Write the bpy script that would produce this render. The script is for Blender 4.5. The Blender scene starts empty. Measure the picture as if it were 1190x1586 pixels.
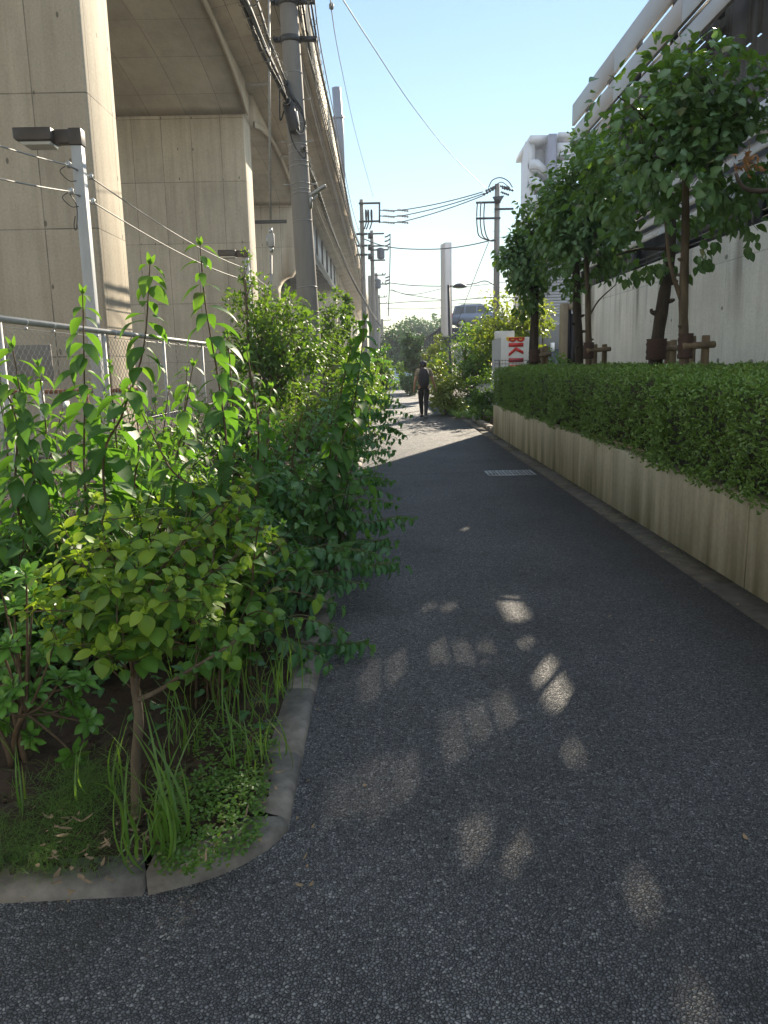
import bpy, math, random
import numpy as np
from mathutils import Vector, Matrix
R = math.radians
scn = bpy.context.scene
col = scn.collection
rng = np.random.default_rng(7)

# ------------------------------------------------------------------ camera
PW, PH, PF = 1190.0, 1586.0, 1191.0
CAM_H = 1.5
PITCH, ROLL, YAW = 0.189, 0.02, 0.0015
def _axes():
    cp, sp = math.cos(PITCH), math.sin(PITCH)
    F = np.array([0, cp, -sp]); U = np.array([0, sp, cp]); Rt = np.array([1.0, 0, 0])
    cr, sr = math.cos(ROLL), math.sin(ROLL)
    R2 = cr*Rt - sr*U; U2 = cr*U + sr*Rt
    cy, sy = math.cos(YAW), math.sin(YAW)
    Z = np.array([[cy, -sy, 0], [sy, cy, 0], [0, 0, 1]])
    return Z@R2, Z@U2, Z@F
AR, AU, AF = _axes()
CP = np.array([0, 0, CAM_H])
def ray(u, v): return AF + AR*(u-PW/2)/PF - AU*(v-PH/2)/PF
def at(u, v, Y):
    r = ray(u, v); return CP + r*(Y/r[1])
def atX(u, v, X):
    r = ray(u, v); return CP + r*(X/r[0])
def gnd(u, v, z=0.0):
    r = ray(u, v); return CP + r*((z-CAM_H)/r[2])
cam = bpy.data.cameras.new('camera')
cam.sensor_fit = 'HORIZONTAL'; cam.sensor_width = 36.0; cam.lens = 36.0*PF/PW
cam.clip_start = 0.05; cam.clip_end = 3000
co = bpy.data.objects.new('camera', cam); col.objects.link(co)
co.matrix_world = Matrix(((AR[0], AU[0], -AF[0], 0), (AR[1], AU[1], -AF[1], 0), (AR[2], AU[2], -AF[2], CAM_H), (0, 0, 0, 1)))
scn.camera = co

# ------------------------------------------------------------------ light
SUN = np.array([1.0, 2.2, 1.19]); SUN = SUN/np.linalg.norm(SUN)
elev = math.asin(SUN[2]); azim = math.atan2(SUN[0], SUN[1])
w = bpy.data.worlds.new("World"); scn.world = w; w.use_nodes = True
nt = w.node_tree
sky = nt.nodes.new('ShaderNodeTexSky'); sky.sky_type = 'NISHITA'; sky.sun_disc = False
sky.sun_elevation = elev; sky.sun_rotation = azim
sky.air_density = 1.5; sky.dust_density = 0.0; sky.ozone_density = 3.0; sky.altitude = 0
# out-of-view white brightening added overhead and behind to lift the shade; plain sky ahead
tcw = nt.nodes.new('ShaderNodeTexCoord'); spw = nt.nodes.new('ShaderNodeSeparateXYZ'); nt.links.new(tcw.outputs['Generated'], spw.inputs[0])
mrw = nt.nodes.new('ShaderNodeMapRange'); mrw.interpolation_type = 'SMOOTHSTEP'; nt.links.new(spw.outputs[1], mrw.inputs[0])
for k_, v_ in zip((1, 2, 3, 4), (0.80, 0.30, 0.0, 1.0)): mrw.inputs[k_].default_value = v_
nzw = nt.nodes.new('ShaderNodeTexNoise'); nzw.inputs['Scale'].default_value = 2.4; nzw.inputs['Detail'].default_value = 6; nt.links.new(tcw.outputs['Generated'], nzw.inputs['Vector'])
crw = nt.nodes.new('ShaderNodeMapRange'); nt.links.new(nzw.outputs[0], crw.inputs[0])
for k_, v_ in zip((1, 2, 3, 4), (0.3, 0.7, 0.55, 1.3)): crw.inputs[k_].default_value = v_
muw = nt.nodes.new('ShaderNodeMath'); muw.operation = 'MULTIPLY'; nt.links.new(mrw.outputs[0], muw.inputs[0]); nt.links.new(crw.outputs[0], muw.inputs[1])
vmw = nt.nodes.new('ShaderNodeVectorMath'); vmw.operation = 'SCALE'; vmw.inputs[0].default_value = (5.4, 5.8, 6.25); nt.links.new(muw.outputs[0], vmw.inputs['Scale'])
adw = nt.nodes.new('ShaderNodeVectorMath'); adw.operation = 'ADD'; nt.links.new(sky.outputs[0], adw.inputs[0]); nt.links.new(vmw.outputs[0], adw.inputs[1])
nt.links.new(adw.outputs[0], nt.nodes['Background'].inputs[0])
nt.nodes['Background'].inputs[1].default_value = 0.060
sl = bpy.data.lights.new('sun', 'SUN'); sl.energy = 4.6; sl.angle = R(0.32); sl.color = (1.0, 0.87, 0.68)
so = bpy.data.objects.new('sun', sl); col.objects.link(so)
so.rotation_euler = Vector(SUN.tolist()).to_track_quat('Z', 'Y').to_euler()
so.location = (20, 40, 30)
vs = scn.view_settings
vs.view_transform = 'Standard'; vs.look = 'None'; vs.gamma = 1; vs.exposure = 1.45
scn.cycles.max_bounces = 7; scn.cycles.diffuse_bounces = 4; scn.cycles.transmission_bounces = 4
scn.cycles.glossy_bounces = 2; scn.cycles.transparent_max_bounces = 4
scn.cycles.caustics_reflective = False; scn.cycles.caustics_refractive = False
scn.cycles.sample_clamp_indirect = 6

# ------------------------------------------------------------------ meshes
class MB:
    def __init__(s): s.v = []; s.n = 0; s.li = []; s.lc = []; s.att = []; s.has = False; s.mi = []
    def add(s, verts, faces, att=None, mi=0):
        verts = np.asarray(verts, float).reshape(-1, 3)
        if isinstance(faces, np.ndarray):
            k = faces.shape[1]; s.li.append((faces + s.n).ravel()); s.lc.append(np.full(len(faces), k))
            nf = len(faces)
        else:
            s.li.append(np.array([i + s.n for f in faces for i in f])); s.lc.append(np.array([len(f) for f in faces]))
            nf = len(faces)
        s.mi.append(np.full(nf, mi))
        s.v.append(verts)
        s.att.append(np.zeros((len(verts), 4)) if att is None else att)
        if att is not None: s.has = True
        s.n += len(verts)
        return s
    def box(s, c, size, rot=None, mi=0):
        c = np.asarray(c, float); h = np.asarray(size, float)/2
        p = np.array([[x, y, z] for x in (-1, 1) for y in (-1, 1) for z in (-1, 1)])*h
        if rot is not None: p = p @ np.array(rot).T
        return s.add(p + c, [(0, 1, 3, 2), (4, 6, 7, 5), (0, 4, 5, 1), (2, 3, 7, 6), (0, 2, 6, 4), (1, 5, 7, 3)], mi=mi)
    def bx(s, x0, x1, y0, y1, z0, z1, mi=0):
        return s.box(((x0+x1)/2, (y0+y1)/2, (z0+z1)/2), (x1-x0, y1-y0, z1-z0), mi=mi)
    def beam(s, a, b, wd, ht, up=(0, 0, 1)):
        a = np.asarray(a, float); b = np.asarray(b, float); d = b-a; L = np.linalg.norm(d); d = d/L
        u = np.asarray(up, float); sd = np.cross(d, u); sd /= np.linalg.norm(sd); u = np.cross(sd, d)
        return s.box((a+b)/2, (L, wd, ht), np.stack([d, sd, u], 1))
    def tube(s, pts, rad, k=6, cap=True, att=None):
        pts = np.asarray(pts, float); m = len(pts)
        rad = np.full(m, rad) if np.isscalar(rad) else np.asarray(rad, float)
        t = np.gradient(pts, axis=0); t /= np.linalg.norm(t, axis=1)[:, None] + 1e-12
        ref = np.array([0, 0, 1.0]) if abs(t[:, 2]).mean() < 0.8 else np.array([1.0, 0, 0])
        a = np.cross(t, ref); a /= np.linalg.norm(a, axis=1)[:, None] + 1e-12
        b = np.cross(t, a)
        th = np.arange(k)*2*math.pi/k
        ring = pts[:, None, :] + rad[:, None, None]*(np.cos(th)[None, :, None]*a[:, None, :] + np.sin(th)[None, :, None]*b[:, None, :])
        i = np.arange(m-1)[:, None]*k; j = np.arange(k)[None, :]; j2 = (j+1) % k
        f = np.stack([i+j, i+j2, i+k+j2, i+k+j], -1).reshape(-1, 4)
        s.add(ring.reshape(-1, 3), f, att=None if att is None else np.tile(att, (m*k, 1)))
        if cap:
            base = s.n - m*k
            s.li.append(np.arange(k)[::-1] + base); s.lc.append(np.array([k])); s.mi.append(np.zeros(1, int))
            s.li.append(np.arange(k) + base + (m-1)*k); s.lc.append(np.array([k])); s.mi.append(np.zeros(1, int))
        return s
    def cyl(s, c, r, h, k=16, axis='z', r2=None):
        c = np.asarray(c, float); d = {'x': (1, 0, 0), 'y': (0, 1, 0), 'z': (0, 0, 1)}[axis]
        d = np.array(d, float)*h/2
        return s.tube([c-d, c+d], [r, r if r2 is None else r2], k)
    def lathe(s, c, prof, k=16):
        c = np.asarray(c, float)
        return s.tube([c+np.array([0, 0, z]) for r, z in prof], [max(r, 1e-4) for r, z in prof], k)
    def prism(s, prof, axis, a0, a1):
        """profile (list of 2d points) extruded along axis between a0 and a1"""
        n = len(prof); P = []
        for a in (a0, a1):
            for p, q in prof:
                P.append({'x': (a, p, q), 'y': (p, a, q), 'z': (p, q, a)}[axis])
        f = [tuple(range(n))[::-1], tuple(range(n, 2*n))] + [(i, (i+1) % n, n+(i+1) % n, n+i) for i in range(n)]
        return s.add(P, f)
    def grid(s, X, Y, Z):
        m, n = X.shape
        i = np.arange(m-1)[:, None]*n; j = np.arange(n-1)[None, :]
        f = np.stack([i+j, i+n+j, i+n+j+1, i+j+1], -1).reshape(-1, 4)
        return s.add(np.stack([X, Y, Z], -1).reshape(-1, 3), f)
    def build(s, name, mat, parent=None, smooth=False, bevel=0, subsurf=0, **tags):
        V = np.concatenate(s.v)
        if parent is not None: V = V - np.array(wloc(parent))
        me = bpy.data.meshes.new(name)
        li = np.concatenate(s.li).astype(np.int32); lc = np.concatenate(s.lc).astype(np.int32)
        me.vertices.add(len(V)); me.vertices.foreach_set('co', V.astype(np.float32).ravel())
        me.loops.add(len(li)); me.loops.foreach_set('vertex_index', li)
        me.polygons.add(len(lc)); me.polygons.foreach_set('loop_start', np.concatenate([[0], np.cumsum(lc)[:-1]]).astype(np.int32))
        mats = mat if isinstance(mat, (list, tuple)) else [mat]
        for m in mats: me.materials.append(m)
        if len(mats) > 1: me.polygons.foreach_set('material_index', np.concatenate(s.mi).astype(np.int32))
        me.update(calc_edges=True)
        if s.has:
            a = me.color_attributes.new('leaf', 'FLOAT_COLOR', 'POINT')
            a.data.foreach_set('color', np.concatenate(s.att).astype(np.float32).ravel())
        if smooth: me.polygons.foreach_set('use_smooth', np.ones(len(lc), bool))
        me.validate()
        o = bpy.data.objects.new(name, me); col.objects.link(o)
        if parent is not None: o.parent = parent
        if bevel:
            b = o.modifiers.new('bevel', 'BEVEL'); b.width = bevel; b.segments = 2; b.limit_method = 'ANGLE'
        if subsurf:
            b = o.modifiers.new('sub', 'SUBSURF'); b.levels = subsurf; b.render_levels = subsurf
        for k, v in tags.items(): o[k] = v
        return o
def wloc(o):
    l = Vector(o.location)
    while o.parent: o = o.parent; l = l + Vector(o.location)
    return l
def thing(name, label, cat, loc=(0, 0, 0), group=None):
    o = bpy.data.objects.new(name, None); o.empty_display_size = 0.2; col.objects.link(o)
    o.location = Vector([float(x) for x in loc]); o['label'] = label; o['category'] = cat
    if group: o['group'] = group
    return o
def tag(o, label, cat, group=None, kind=None):
    o['label'] = label; o['category'] = cat
    if group: o['group'] = group
    if kind: o['kind'] = kind
    return o
def nrm(a): return a/(np.linalg.norm(a, axis=-1, keepdims=True)+1e-12)

# ------------------------------------------------------------------ materials
class NT:
    def __init__(s, name):
        s.m = bpy.data.materials.new(name); s.m.use_nodes = True; s.t = s.m.node_tree
        s.b = s.t.nodes['Principled BSDF']; s.out = s.t.nodes['Material Output']
    def n(s, typ, **kw):
        o = s.t.nodes.new('ShaderNode'+typ)
        for k, v in kw.items():
            if k.startswith('i_'):
                o.inputs[k[2:].replace('_', ' ')].default_value = v
            else: setattr(o, k, v)
        return o
    def l(s, a, b): s.t.links.new(a, b)
    def math(s, op, a, b=0.0, clamp=False):
        o = s.n('Math', operation=op); o.use_clamp = clamp
        for k, x in ((0, a), (1, b)):
            if isinstance(x, (int, float)): o.inputs[k].default_value = x
            else: s.l(x, o.inputs[k])
        return o.outputs[0]
    def mix(s, f, a, b, blend='MIX'):
        o = s.n('Mix', data_type='RGBA', blend_type=blend)
        for k, x in ((0, f), (6, a), (7, b)):
            if isinstance(x, (int, float)): o.inputs[k].default_value = x
            elif isinstance(x, tuple): o.inputs[k].default_value = (*x[:3], 1)
            else: s.l(x, o.inputs[k])
        return o.outputs[2]
    def ramp(s, f, stops):
        o = s.n('ValToRGB'); e = o.color_ramp.elements
        while len(e) < len(stops): e.new(0.5)
        for k, (p, c) in enumerate(stops):
            e[k].position = p; e[k].color = (*c, 1) if isinstance(c, tuple) else (c, c, c, 1)
        s.l(f, o.inputs[0]); return o.outputs[0]
    def noise(s, vec, scale, detail=4, rough=0.55):
        o = s.n('TexNoise'); o.inputs['Scale'].default_value = scale; o.inputs['Detail'].default_value = detail
        o.inputs['Roughness'].default_value = rough; s.l(vec, o.inputs['Vector']); return o.outputs[0]
    def pos(s): return s.n('NewGeometry').outputs['Position']
    def scale(s, vec, xyz):
        o = s.n('VectorMath', operation='MULTIPLY'); s.l(vec, o.inputs[0]); o.inputs[1].default_value = xyz; return o.outputs[0]
    def bump(s, h, strength, dist):
        o = s.n('Bump'); o.inputs['Strength'].default_value = strength; o.inputs['Distance'].default_value = dist
        s.l(h, o.inputs['Height']); s.l(o.outputs[0], s.b.inputs['Normal'])
    def set(s, col=None, rough=None, metal=None, spec=None):
        if col is not None:
            if isinstance(col, tuple): s.b.inputs['Base Color'].default_value = (*col, 1)
            else: s.l(col, s.b.inputs['Base Color'])
        if rough is not None:
            if isinstance(rough, (int, float)): s.b.inputs['Roughness'].default_value = rough
            else: s.l(rough, s.b.inputs['Roughness'])
        if metal is not None: s.b.inputs['Metallic'].default_value = metal
        if spec is not None: s.b.inputs['Specular IOR Level'].default_value = spec
        return s.m
def plain(name, c, rough=0.6, metal=0.0, var=0.25, scale=6.0, bump=0.0, stretch=(1, 1, 1), spec=0.5):
    t = NT(name); v = t.scale(t.pos(), stretch)
    f = t.noise(v, scale, 5, 0.6)
    hi = tuple(min(1, x*(1+var)) for x in c); lo = tuple(x*(1-var) for x in c)
    cc = t.ramp(f, [(0.3, lo), (0.7, hi)])
    if bump: t.bump(f, bump, 0.01)
    return t.set(cc, rough, metal, spec)
def concrete(name, mode, base, pw, ph, joint=0.5, stain=0.5, holes=True, green=0.0, off=0.0, top=None):
    """board-marked concrete: panel joints, tie holes, streaks. mode wall: (x+y, z); soffit: (y, x)"""
    t = NT(name); p = t.pos(); sp = t.n('SeparateXYZ'); t.l(p, sp.inputs[0])
    cb = t.n('CombineXYZ')
    if mode == 'wall':
        t.l(t.math('ADD', sp.outputs[0], sp.outputs[1]), cb.inputs[0]); t.l(sp.outputs[2], cb.inputs[1])
    else:
        t.l(sp.outputs[1], cb.inputs[0]); t.l(sp.outputs[0], cb.inputs[1])
    wob = t.n('VectorMath', operation='ADD'); t.l(cb.outputs[0], wob.inputs[0]); wob.inputs[1].default_value = (off, 0.31, 0)
    v = wob.outputs[0]
    br = t.n('TexBrick'); t.l(v, br.inputs['Vector']); br.offset = 0.0; br.squash = 1.0
    br.inputs['Scale'].default_value = 1.0; br.inputs['Brick Width'].default_value = pw; br.inputs['Row Height'].default_value = ph
    br.inputs['Mortar Size'].default_value = 0.011; br.inputs['Mortar Smooth'].default_value = 0.4
    br.inputs['Color1'].default_value = (0.86, 0.86, 0.86, 1); br.inputs['Color2'].default_value = (1, 1, 1, 1); br.inputs['Mortar'].default_value = (0.9, 0.9, 0.9, 1)
    big = t.noise(p, 0.5, 5, 0.62)
    stre = t.noise(t.scale(p, (3.2, 3.2, 0.22) if mode == 'wall' else (1.2, 0.5, 1)), 1.6, 6, 0.65)
    fine = t.noise(p, 26, 6, 0.7)
    b = tuple(base)
    c = t.mix(t.ramp(big, [(0.3, 0.0), (0.7, 1.0)]), tuple(x*0.82 for x in b), tuple(x*1.12 for x in b))
    c = t.mix(t.ramp(stre, [(0.42, 0.0), (0.78, stain)]), c, tuple(x*y for x, y in zip(b, (0.45, 0.42, 0.36))))
    c = t.mix(1.0, c, br.outputs['Color'], 'MULTIPLY')
    jn = t.math('MULTIPLY', br.outputs['Fac'], t.ramp(t.noise(p, 1.3, 3), [(0.3, 0.35), (0.6, 1.0)]))
    c = t.mix(t.math('MULTIPLY', jn, joint), c, tuple(x*0.22 for x in b))
    c = t.mix(0.5, c, t.ramp(fine, [(0.25, 0.6), (0.75, 1.25)]), 'MULTIPLY')
    if green:
        g = t.noise(t.scale(p, (2.5, 2.5, 0.3)), 1.5, 5)
        hz = t.ramp(t.math('MULTIPLY', sp.outputs[2], 1.2), [(0.0, 1.0), (0.3, 0.75), (0.75, 0.2)])
        gf = t.math('MULTIPLY', t.math('MULTIPLY', t.ramp(g, [(0.3, 0.1), (0.7, 1.0)]), hz), green)
        c = t.mix(gf, c, (0.10, 0.095, 0.04))
    if top is not None:
        g = t.noise(t.scale(p, (1, 1.3, 0.10)), 1.1, 4)
        hz = t.ramp(t.math('SUBTRACT', sp.outputs[2], top-1.6), [(0.0, 0.0), (1.0, 1.0)])
        c = t.mix(t.math('MULTIPLY', t.ramp(g, [(0.52, 0.0), (0.66, 0.8)]), hz), c, (0.09, 0.075, 0.04))
    if holes:
        vo = t.n('TexVoronoi'); vo.inputs['Randomness'].default_value = 0.12; vo.inputs['Scale'].default_value = 1.0
        q = t.scale(v, (1/(pw*0.5), 1/(ph*0.5), 0)); t.l(q, vo.inputs['Vector'])
        hx = t.ramp(vo.outputs['Distance'], [(0.040, 1.0), (0.055, 0.0)])
        c = t.mix(t.math('MULTIPLY', hx, 0.8), c, tuple(x*0.18 for x in b))
    h = t.math('SUBTRACT', fine, br.outputs['Fac'])
    t.bump(h, 0.25, 0.006)
    return t.set(c, 0.85, 0, 0.3)
def leafmat(name, dark, light, young, trans, tf=0.42, rough=0.42, spec=0.5):
    t = NT(name)
    a = t.n('Attribute'); a.attribute_name = 'leaf'; s = t.n('SeparateColor'); t.l(a.outputs['Color'], s.inputs[0])
    c = t.mix(s.outputs[0], dark, light)
    c = t.mix(s.outputs[2], c, young)
    nz = t.noise(t.pos(), 40, 3)
    c = t.mix(t.math('SUBTRACT', 1.0, a.outputs['Alpha']), c, (0.16, 0.10, 0.035))
    c = t.mix(0.35, c, t.ramp(nz, [(0.3, 0.7), (0.7, 1.25)]), 'MULTIPLY')
    c = t.mix(t.math('MULTIPLY', s.outputs[1], 0.35), c, tuple(min(1, x*2.2+0.02) for x in light))
    t.set(c, rough, 0, spec)
    tr = t.n('BsdfTranslucent')
    tc = t.mix(s.outputs[0], tuple(x*0.8 for x in trans), tuple(x*1.15 for x in trans))
    tc = t.mix(s.outputs[2], tc, (min(1, trans[0]*1.7), min(1, trans[1]*1.35), trans[2]*1.2))
    tc = t.mix(t.math('MULTIPLY', s.outputs[1], 0.4), tc, tuple(x*0.6 for x in trans))
    t.l(tc, tr.inputs[0])
    mx = t.n('MixShader'); mx.inputs[0].default_value = tf
    t.l(t.b.outputs[0], mx.inputs[1]); t.l(tr.outputs[0], mx.inputs[2]); t.l(mx.outputs[0], t.out.inputs[0])
    return t.m

def asphalt():
    t = NT('asphalt'); p = t.pos()
    wn = t.n('TexNoise'); wn.inputs['Scale'].default_value = 60; t.l(p, wn.inputs['Vector'])
    ad = t.n('VectorMath', operation='ADD'); t.l(p, ad.inputs[0])
    sc = t.n('VectorMath', operation='SCALE'); t.l(wn.outputs['Color'], sc.inputs[0]); sc.inputs['Scale'].default_value = 0.006
    t.l(sc.outputs[0], ad.inputs[1]); v = ad.outputs[0]
    vo = t.n('TexVoronoi'); vo.inputs['Scale'].default_value = 108; t.l(v, vo.inputs['Vector'])
    ve = t.n('TexVoronoi', feature='DISTANCE_TO_EDGE'); ve.inputs['Scale'].default_value = 108; t.l(v, ve.inputs['Vector'])
    sp = t.n('SeparateColor'); t.l(vo.outputs['Color'], sp.inputs[0])
    c = t.ramp(sp.outputs[0], [(0.0, (0.092, 0.094, 0.102)), (0.45, (0.145, 0.148, 0.158)), (0.85, (0.20, 0.203, 0.213)), (1.0, (0.33, 0.33, 0.33))])
    e = t.ramp(ve.outputs['Distance'], [(0.0, 0.0), (0.16, 1.0)])
    c = t.mix(e, (0.012, 0.012, 0.013), c)
    big = t.noise(p, 0.9, 5, 0.6)
    c = t.mix(1.0, c, t.ramp(big, [(0.3, 0.74), (0.7, 1.2)]), 'MULTIPLY')
    st_ = t.noise(t.scale(p, (1.0, 0.35, 1)), 2.6, 6, 0.7)
    c = t.mix(t.ramp(st_, [(0.56, 0.0), (0.74, 0.6)]), c, (0.05, 0.046, 0.042))
    sx = t.n('SeparateXYZ'); t.l(p, sx.inputs[0])
    # dirt that has settled along the wall foot
    dn = t.math('ADD', t.ramp(t.noise(p, 2.2, 5), [(0.3, 0.0), (0.7, 0.5)]), 0.0)
    dr = t.math('MULTIPLY', t.ramp(t.math('SUBTRACT', sx.outputs[0], 1.35), [(0.0, 0.0), (0.8, 0.8)]), t.math('ADD', dn, 0.5))
    c = t.mix(dr, c, (0.045, 0.038, 0.028))
    hgt = t.math('ADD', t.ramp(ve.outputs['Distance'], [(0.0, 0.0), (0.3, 1.0)]), t.math('MULTIPLY', sp.outputs[1], 0.6))
    t.bump(hgt, 0.9, 0.005)
    return t.set(c, t.ramp(sp.outputs[2], [(0.0, 0.5), (1.0, 0.85)]), 0, 0.45)
M = {}
M['asphalt'] = asphalt()
M['pier'] = concrete('pier_concrete', 'wall', (0.52, 0.455, 0.35), 1.02, 2.05, 0.95, 0.5, True, off=0.4)
M['soffit'] = concrete('soffit_concrete', 'soffit', (0.46, 0.40, 0.30), 2.1, 1.25, 0.9, 0.45, False)
M['parapet'] = concrete('parapet_concrete', 'wall', (0.46, 0.40, 0.31), 6.0, 9, 0.8, 0.5, False)
M['wallc'] = concrete('wall_concrete', 'wall', (0.70, 0.68, 0.61), 2.4, 1.7, 0.45, 0.3, True, top=3.5)
M['planter'] = concrete('planter_concrete', 'wall', (0.66, 0.585, 0.43), 3.6, 5.0, 0.9, 0.85, False, green=0.95)
M['kerb'] = plain('kerb_concrete', (0.185, 0.165, 0.14), 0.85, var=0.4, scale=14, bump=0.4)
M['gutter'] = plain('gutter_concrete', (0.085, 0.075, 0.06), 0.9, var=0.45, scale=7, bump=0.4)
M['ground'] = plain('bare_ground', (0.36, 0.31, 0.23), 0.95, var=0.3, scale=3, bump=0.4)
M['soil'] = plain('soil', (0.048, 0.030, 0.018), 0.95, var=0.5, scale=22, bump=1.0)
M['polec'] = plain('pole_concrete', (0.20, 0.19, 0.175), 0.75, var=0.15, scale=5, stretch=(1, 1, 0.15))
M['galv'] = plain('galvanised_steel', (0.42, 0.43, 0.43), 0.45, 0.55, 0.15, 8)
M['fencegrey'] = plain('fence_paint', (0.35, 0.35, 0.335), 0.5, 0.0, 0.12, 10)
M['lampgrey'] = plain('lamp_post_paint', (0.40, 0.42, 0.43), 0.45, 0.0, 0.12, 6, stretch=(1, 1, .2))
M['lampdark'] = plain('lamp_head_brown', (0.05, 0.042, 0.038), 0.45, 0, 0.15, 8)
M['lens'] = plain('lamp_lens', (0.5, 0.5, 0.46), 0.25, 0, 0.08, 6)
M['black'] = plain('black_cable', (0.018, 0.018, 0.02), 0.5, 0, 0.2, 20)
M['cable'] = plain('grey_cable', (0.30, 0.29, 0.27), 0.55, 0, 0.25, 30)
M['wire'] = plain('overhead_wire', (0.06, 0.065, 0.07), 0.5, 0, 0.1, 5)
M['steeldark'] = plain('dark_steel', (0.045, 0.047, 0.05), 0.5, 0.2, 0.2, 6)
M['bluesteel'] = plain('painted_girder', (0.30, 0.335, 0.37), 0.5, 0, 0.12, 2, stretch=(1, 1, .3))
M['mast'] = plain('mast_paint', (0.11, 0.13, 0.17), 0.5, 0, 0.1, 4)
M['panel'] = plain('cladding_panel', (0.36, 0.34, 0.325), 0.42, 0.25, 0.10, 1.2, stretch=(1, .4, 1))
M['slat'] = plain('louvre_slat', (0.48, 0.465, 0.45), 0.45, 0.2, 0.10, 1.5)
M['darkwall'] = plain('sun_mask_dark', (0.07, 0.07, 0.07), 0.8, 0, 0.2, 3)
M['white'] = plain('white_board', (0.72, 0.72, 0.70), 0.5, 0, 0.06, 3)
M['signgrey'] = plain('pillar_face', (0.62, 0.60, 0.60), 0.5, 0, 0.05, 2)
M['red'] = plain('red_lettering', (0.62, 0.035, 0.03), 0.5, 0, 0.1, 9)
M['darkred'] = plain('faded_red', (0.40, 0.045, 0.06), 0.5, 0, 0.3, 40)
M['yellow'] = plain('yellow_lettering', (0.80, 0.55, 0.05), 0.5, 0, 0.1, 9)
M['siding'] = plain('house_siding', (0.38, 0.39, 0.42), 0.6, 0, 0.05, 2)
M['towerw'] = plain('tower_white', (0.36, 0.38, 0.42), 0.6, 0, 0.06, 0.5)
M['towerg'] = plain('tower_slate', (0.13, 0.14, 0.19), 0.6, 0, 0.06, 0.5)
M['glass'] = plain('dark_glass', (0.03, 0.04, 0.05), 0.08, 0, 0.1, 3)
M['wood'] = plain('stake_wood', (0.19, 0.14, 0.09), 0.85, 0, 0.35, 9, 0.5, (1, 1, .2))
M['binding'] = plain('binding_cloth', (0.075, 0.045, 0.035), 0.95, 0, 0.3, 40, 0.8, (1, 1, 3))
M['bark'] = plain('bark', (0.12, 0.09, 0.06), 0.9, 0, 0.4, 14, 0.8, (1, 1, .3))
M['barkdark'] = plain('dark_bark', (0.05, 0.038, 0.028), 0.9, 0, 0.4, 14, 0.8, (1, 1, .3))
M['stem'] = plain('shrub_stem', (0.10, 0.065, 0.035), 0.8, 0, 0.3, 30)
M['greenstem'] = plain('green_stem', (0.09, 0.10, 0.03), 0.7, 0, 0.3, 30)
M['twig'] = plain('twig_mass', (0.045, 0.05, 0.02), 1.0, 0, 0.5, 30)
M['rust'] = plain('rusty_steel', (0.22, 0.10, 0.05), 0.85, 0, 0.4, 9)
M['cone'] = plain('orange_plastic', (0.65, 0.12, 0.04), 0.5, 0, 0.15, 8)
M['brownpost'] = plain('gate_pillar', (0.30, 0.25, 0.18), 0.7, 0, 0.15, 2)
M['grating'] = plain('grating_steel', (0.30, 0.32, 0.34), 0.5, 0.3, 0.2, 30)
M['deadleaf'] = plain('dead_leaf', (0.24, 0.17, 0.10), 0.85, 0, 0.35, 25)
# leaf families: dark, light, young, transmitted
L_BROAD = leafmat('leaf_broad', (0.032, 0.105, 0.02), (0.095, 0.22, 0.035), (0.27, 0.36, 0.04), (0.26, 0.44, 0.03), 0.42, 0.5, 0.4)
L_TALL = leafmat('leaf_tall_stem', (0.024, 0.075, 0.024), (0.065, 0.15, 0.038), (0.13, 0.22, 0.03), (0.17, 0.40, 0.03), 0.42, 0.5, 0.35)
L_ARCH = leafmat('leaf_arching', (0.028, 0.09, 0.038), (0.068, 0.165, 0.06), (0.12, 0.21, 0.03), (0.15, 0.36, 0.04), 0.38, 0.44, 0.45)
L_WHORL = leafmat('leaf_whorled', (0.06, 0.17, 0.03), (0.12, 0.28, 0.045), (0.12, 0.20, 0.03), (0.14, 0.32, 0.03), 0.3, 0.35)
L_SMALL = leafmat('leaf_small_bush', (0.022, 0.065, 0.012), (0.06, 0.135, 0.02), (0.14, 0.22, 0.03), (0.19, 0.36, 0.022), 0.42, 0.5, 0.35)
L_HEDGE = leafmat('leaf_hedge', (0.065, 0.135, 0.026), (0.16, 0.27, 0.055), (0.13, 0.16, 0.03), (0.16, 0.28, 0.03), 0.3, 0.45)
L_TREE = leafmat('leaf_street_tree', (0.036, 0.09, 0.038), (0.105, 0.20, 0.075), (0.12, 0.17, 0.04), (0.18, 0.34, 0.025), 0.35, 0.42)
L_FAR = leafmat('leaf_distant', (0.035, 0.07, 0.03), (0.065, 0.115, 0.045), (0.10, 0.14, 0.04), (0.10, 0.20, 0.04), 0.3, 0.6, 0.2)
L_YEL = leafmat('leaf_yellow_bush', (0.07, 0.11, 0.016), (0.13, 0.18, 0.025), (0.24, 0.26, 0.03), (0.34, 0.44, 0.03), 0.45)
L_GRASS = leafmat('grass_blade', (0.05, 0.12, 0.02), (0.09, 0.19, 0.03), (0.18, 0.22, 0.05), (0.20, 0.38, 0.03), 0.4, 0.45)
L_DRY = leafmat('leaf_dry', (0.16, 0.075, 0.03), (0.24, 0.12, 0.045), (0.25, 0.14, 0.06), (0.30, 0.14, 0.04), 0.3, 0.7)
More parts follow.
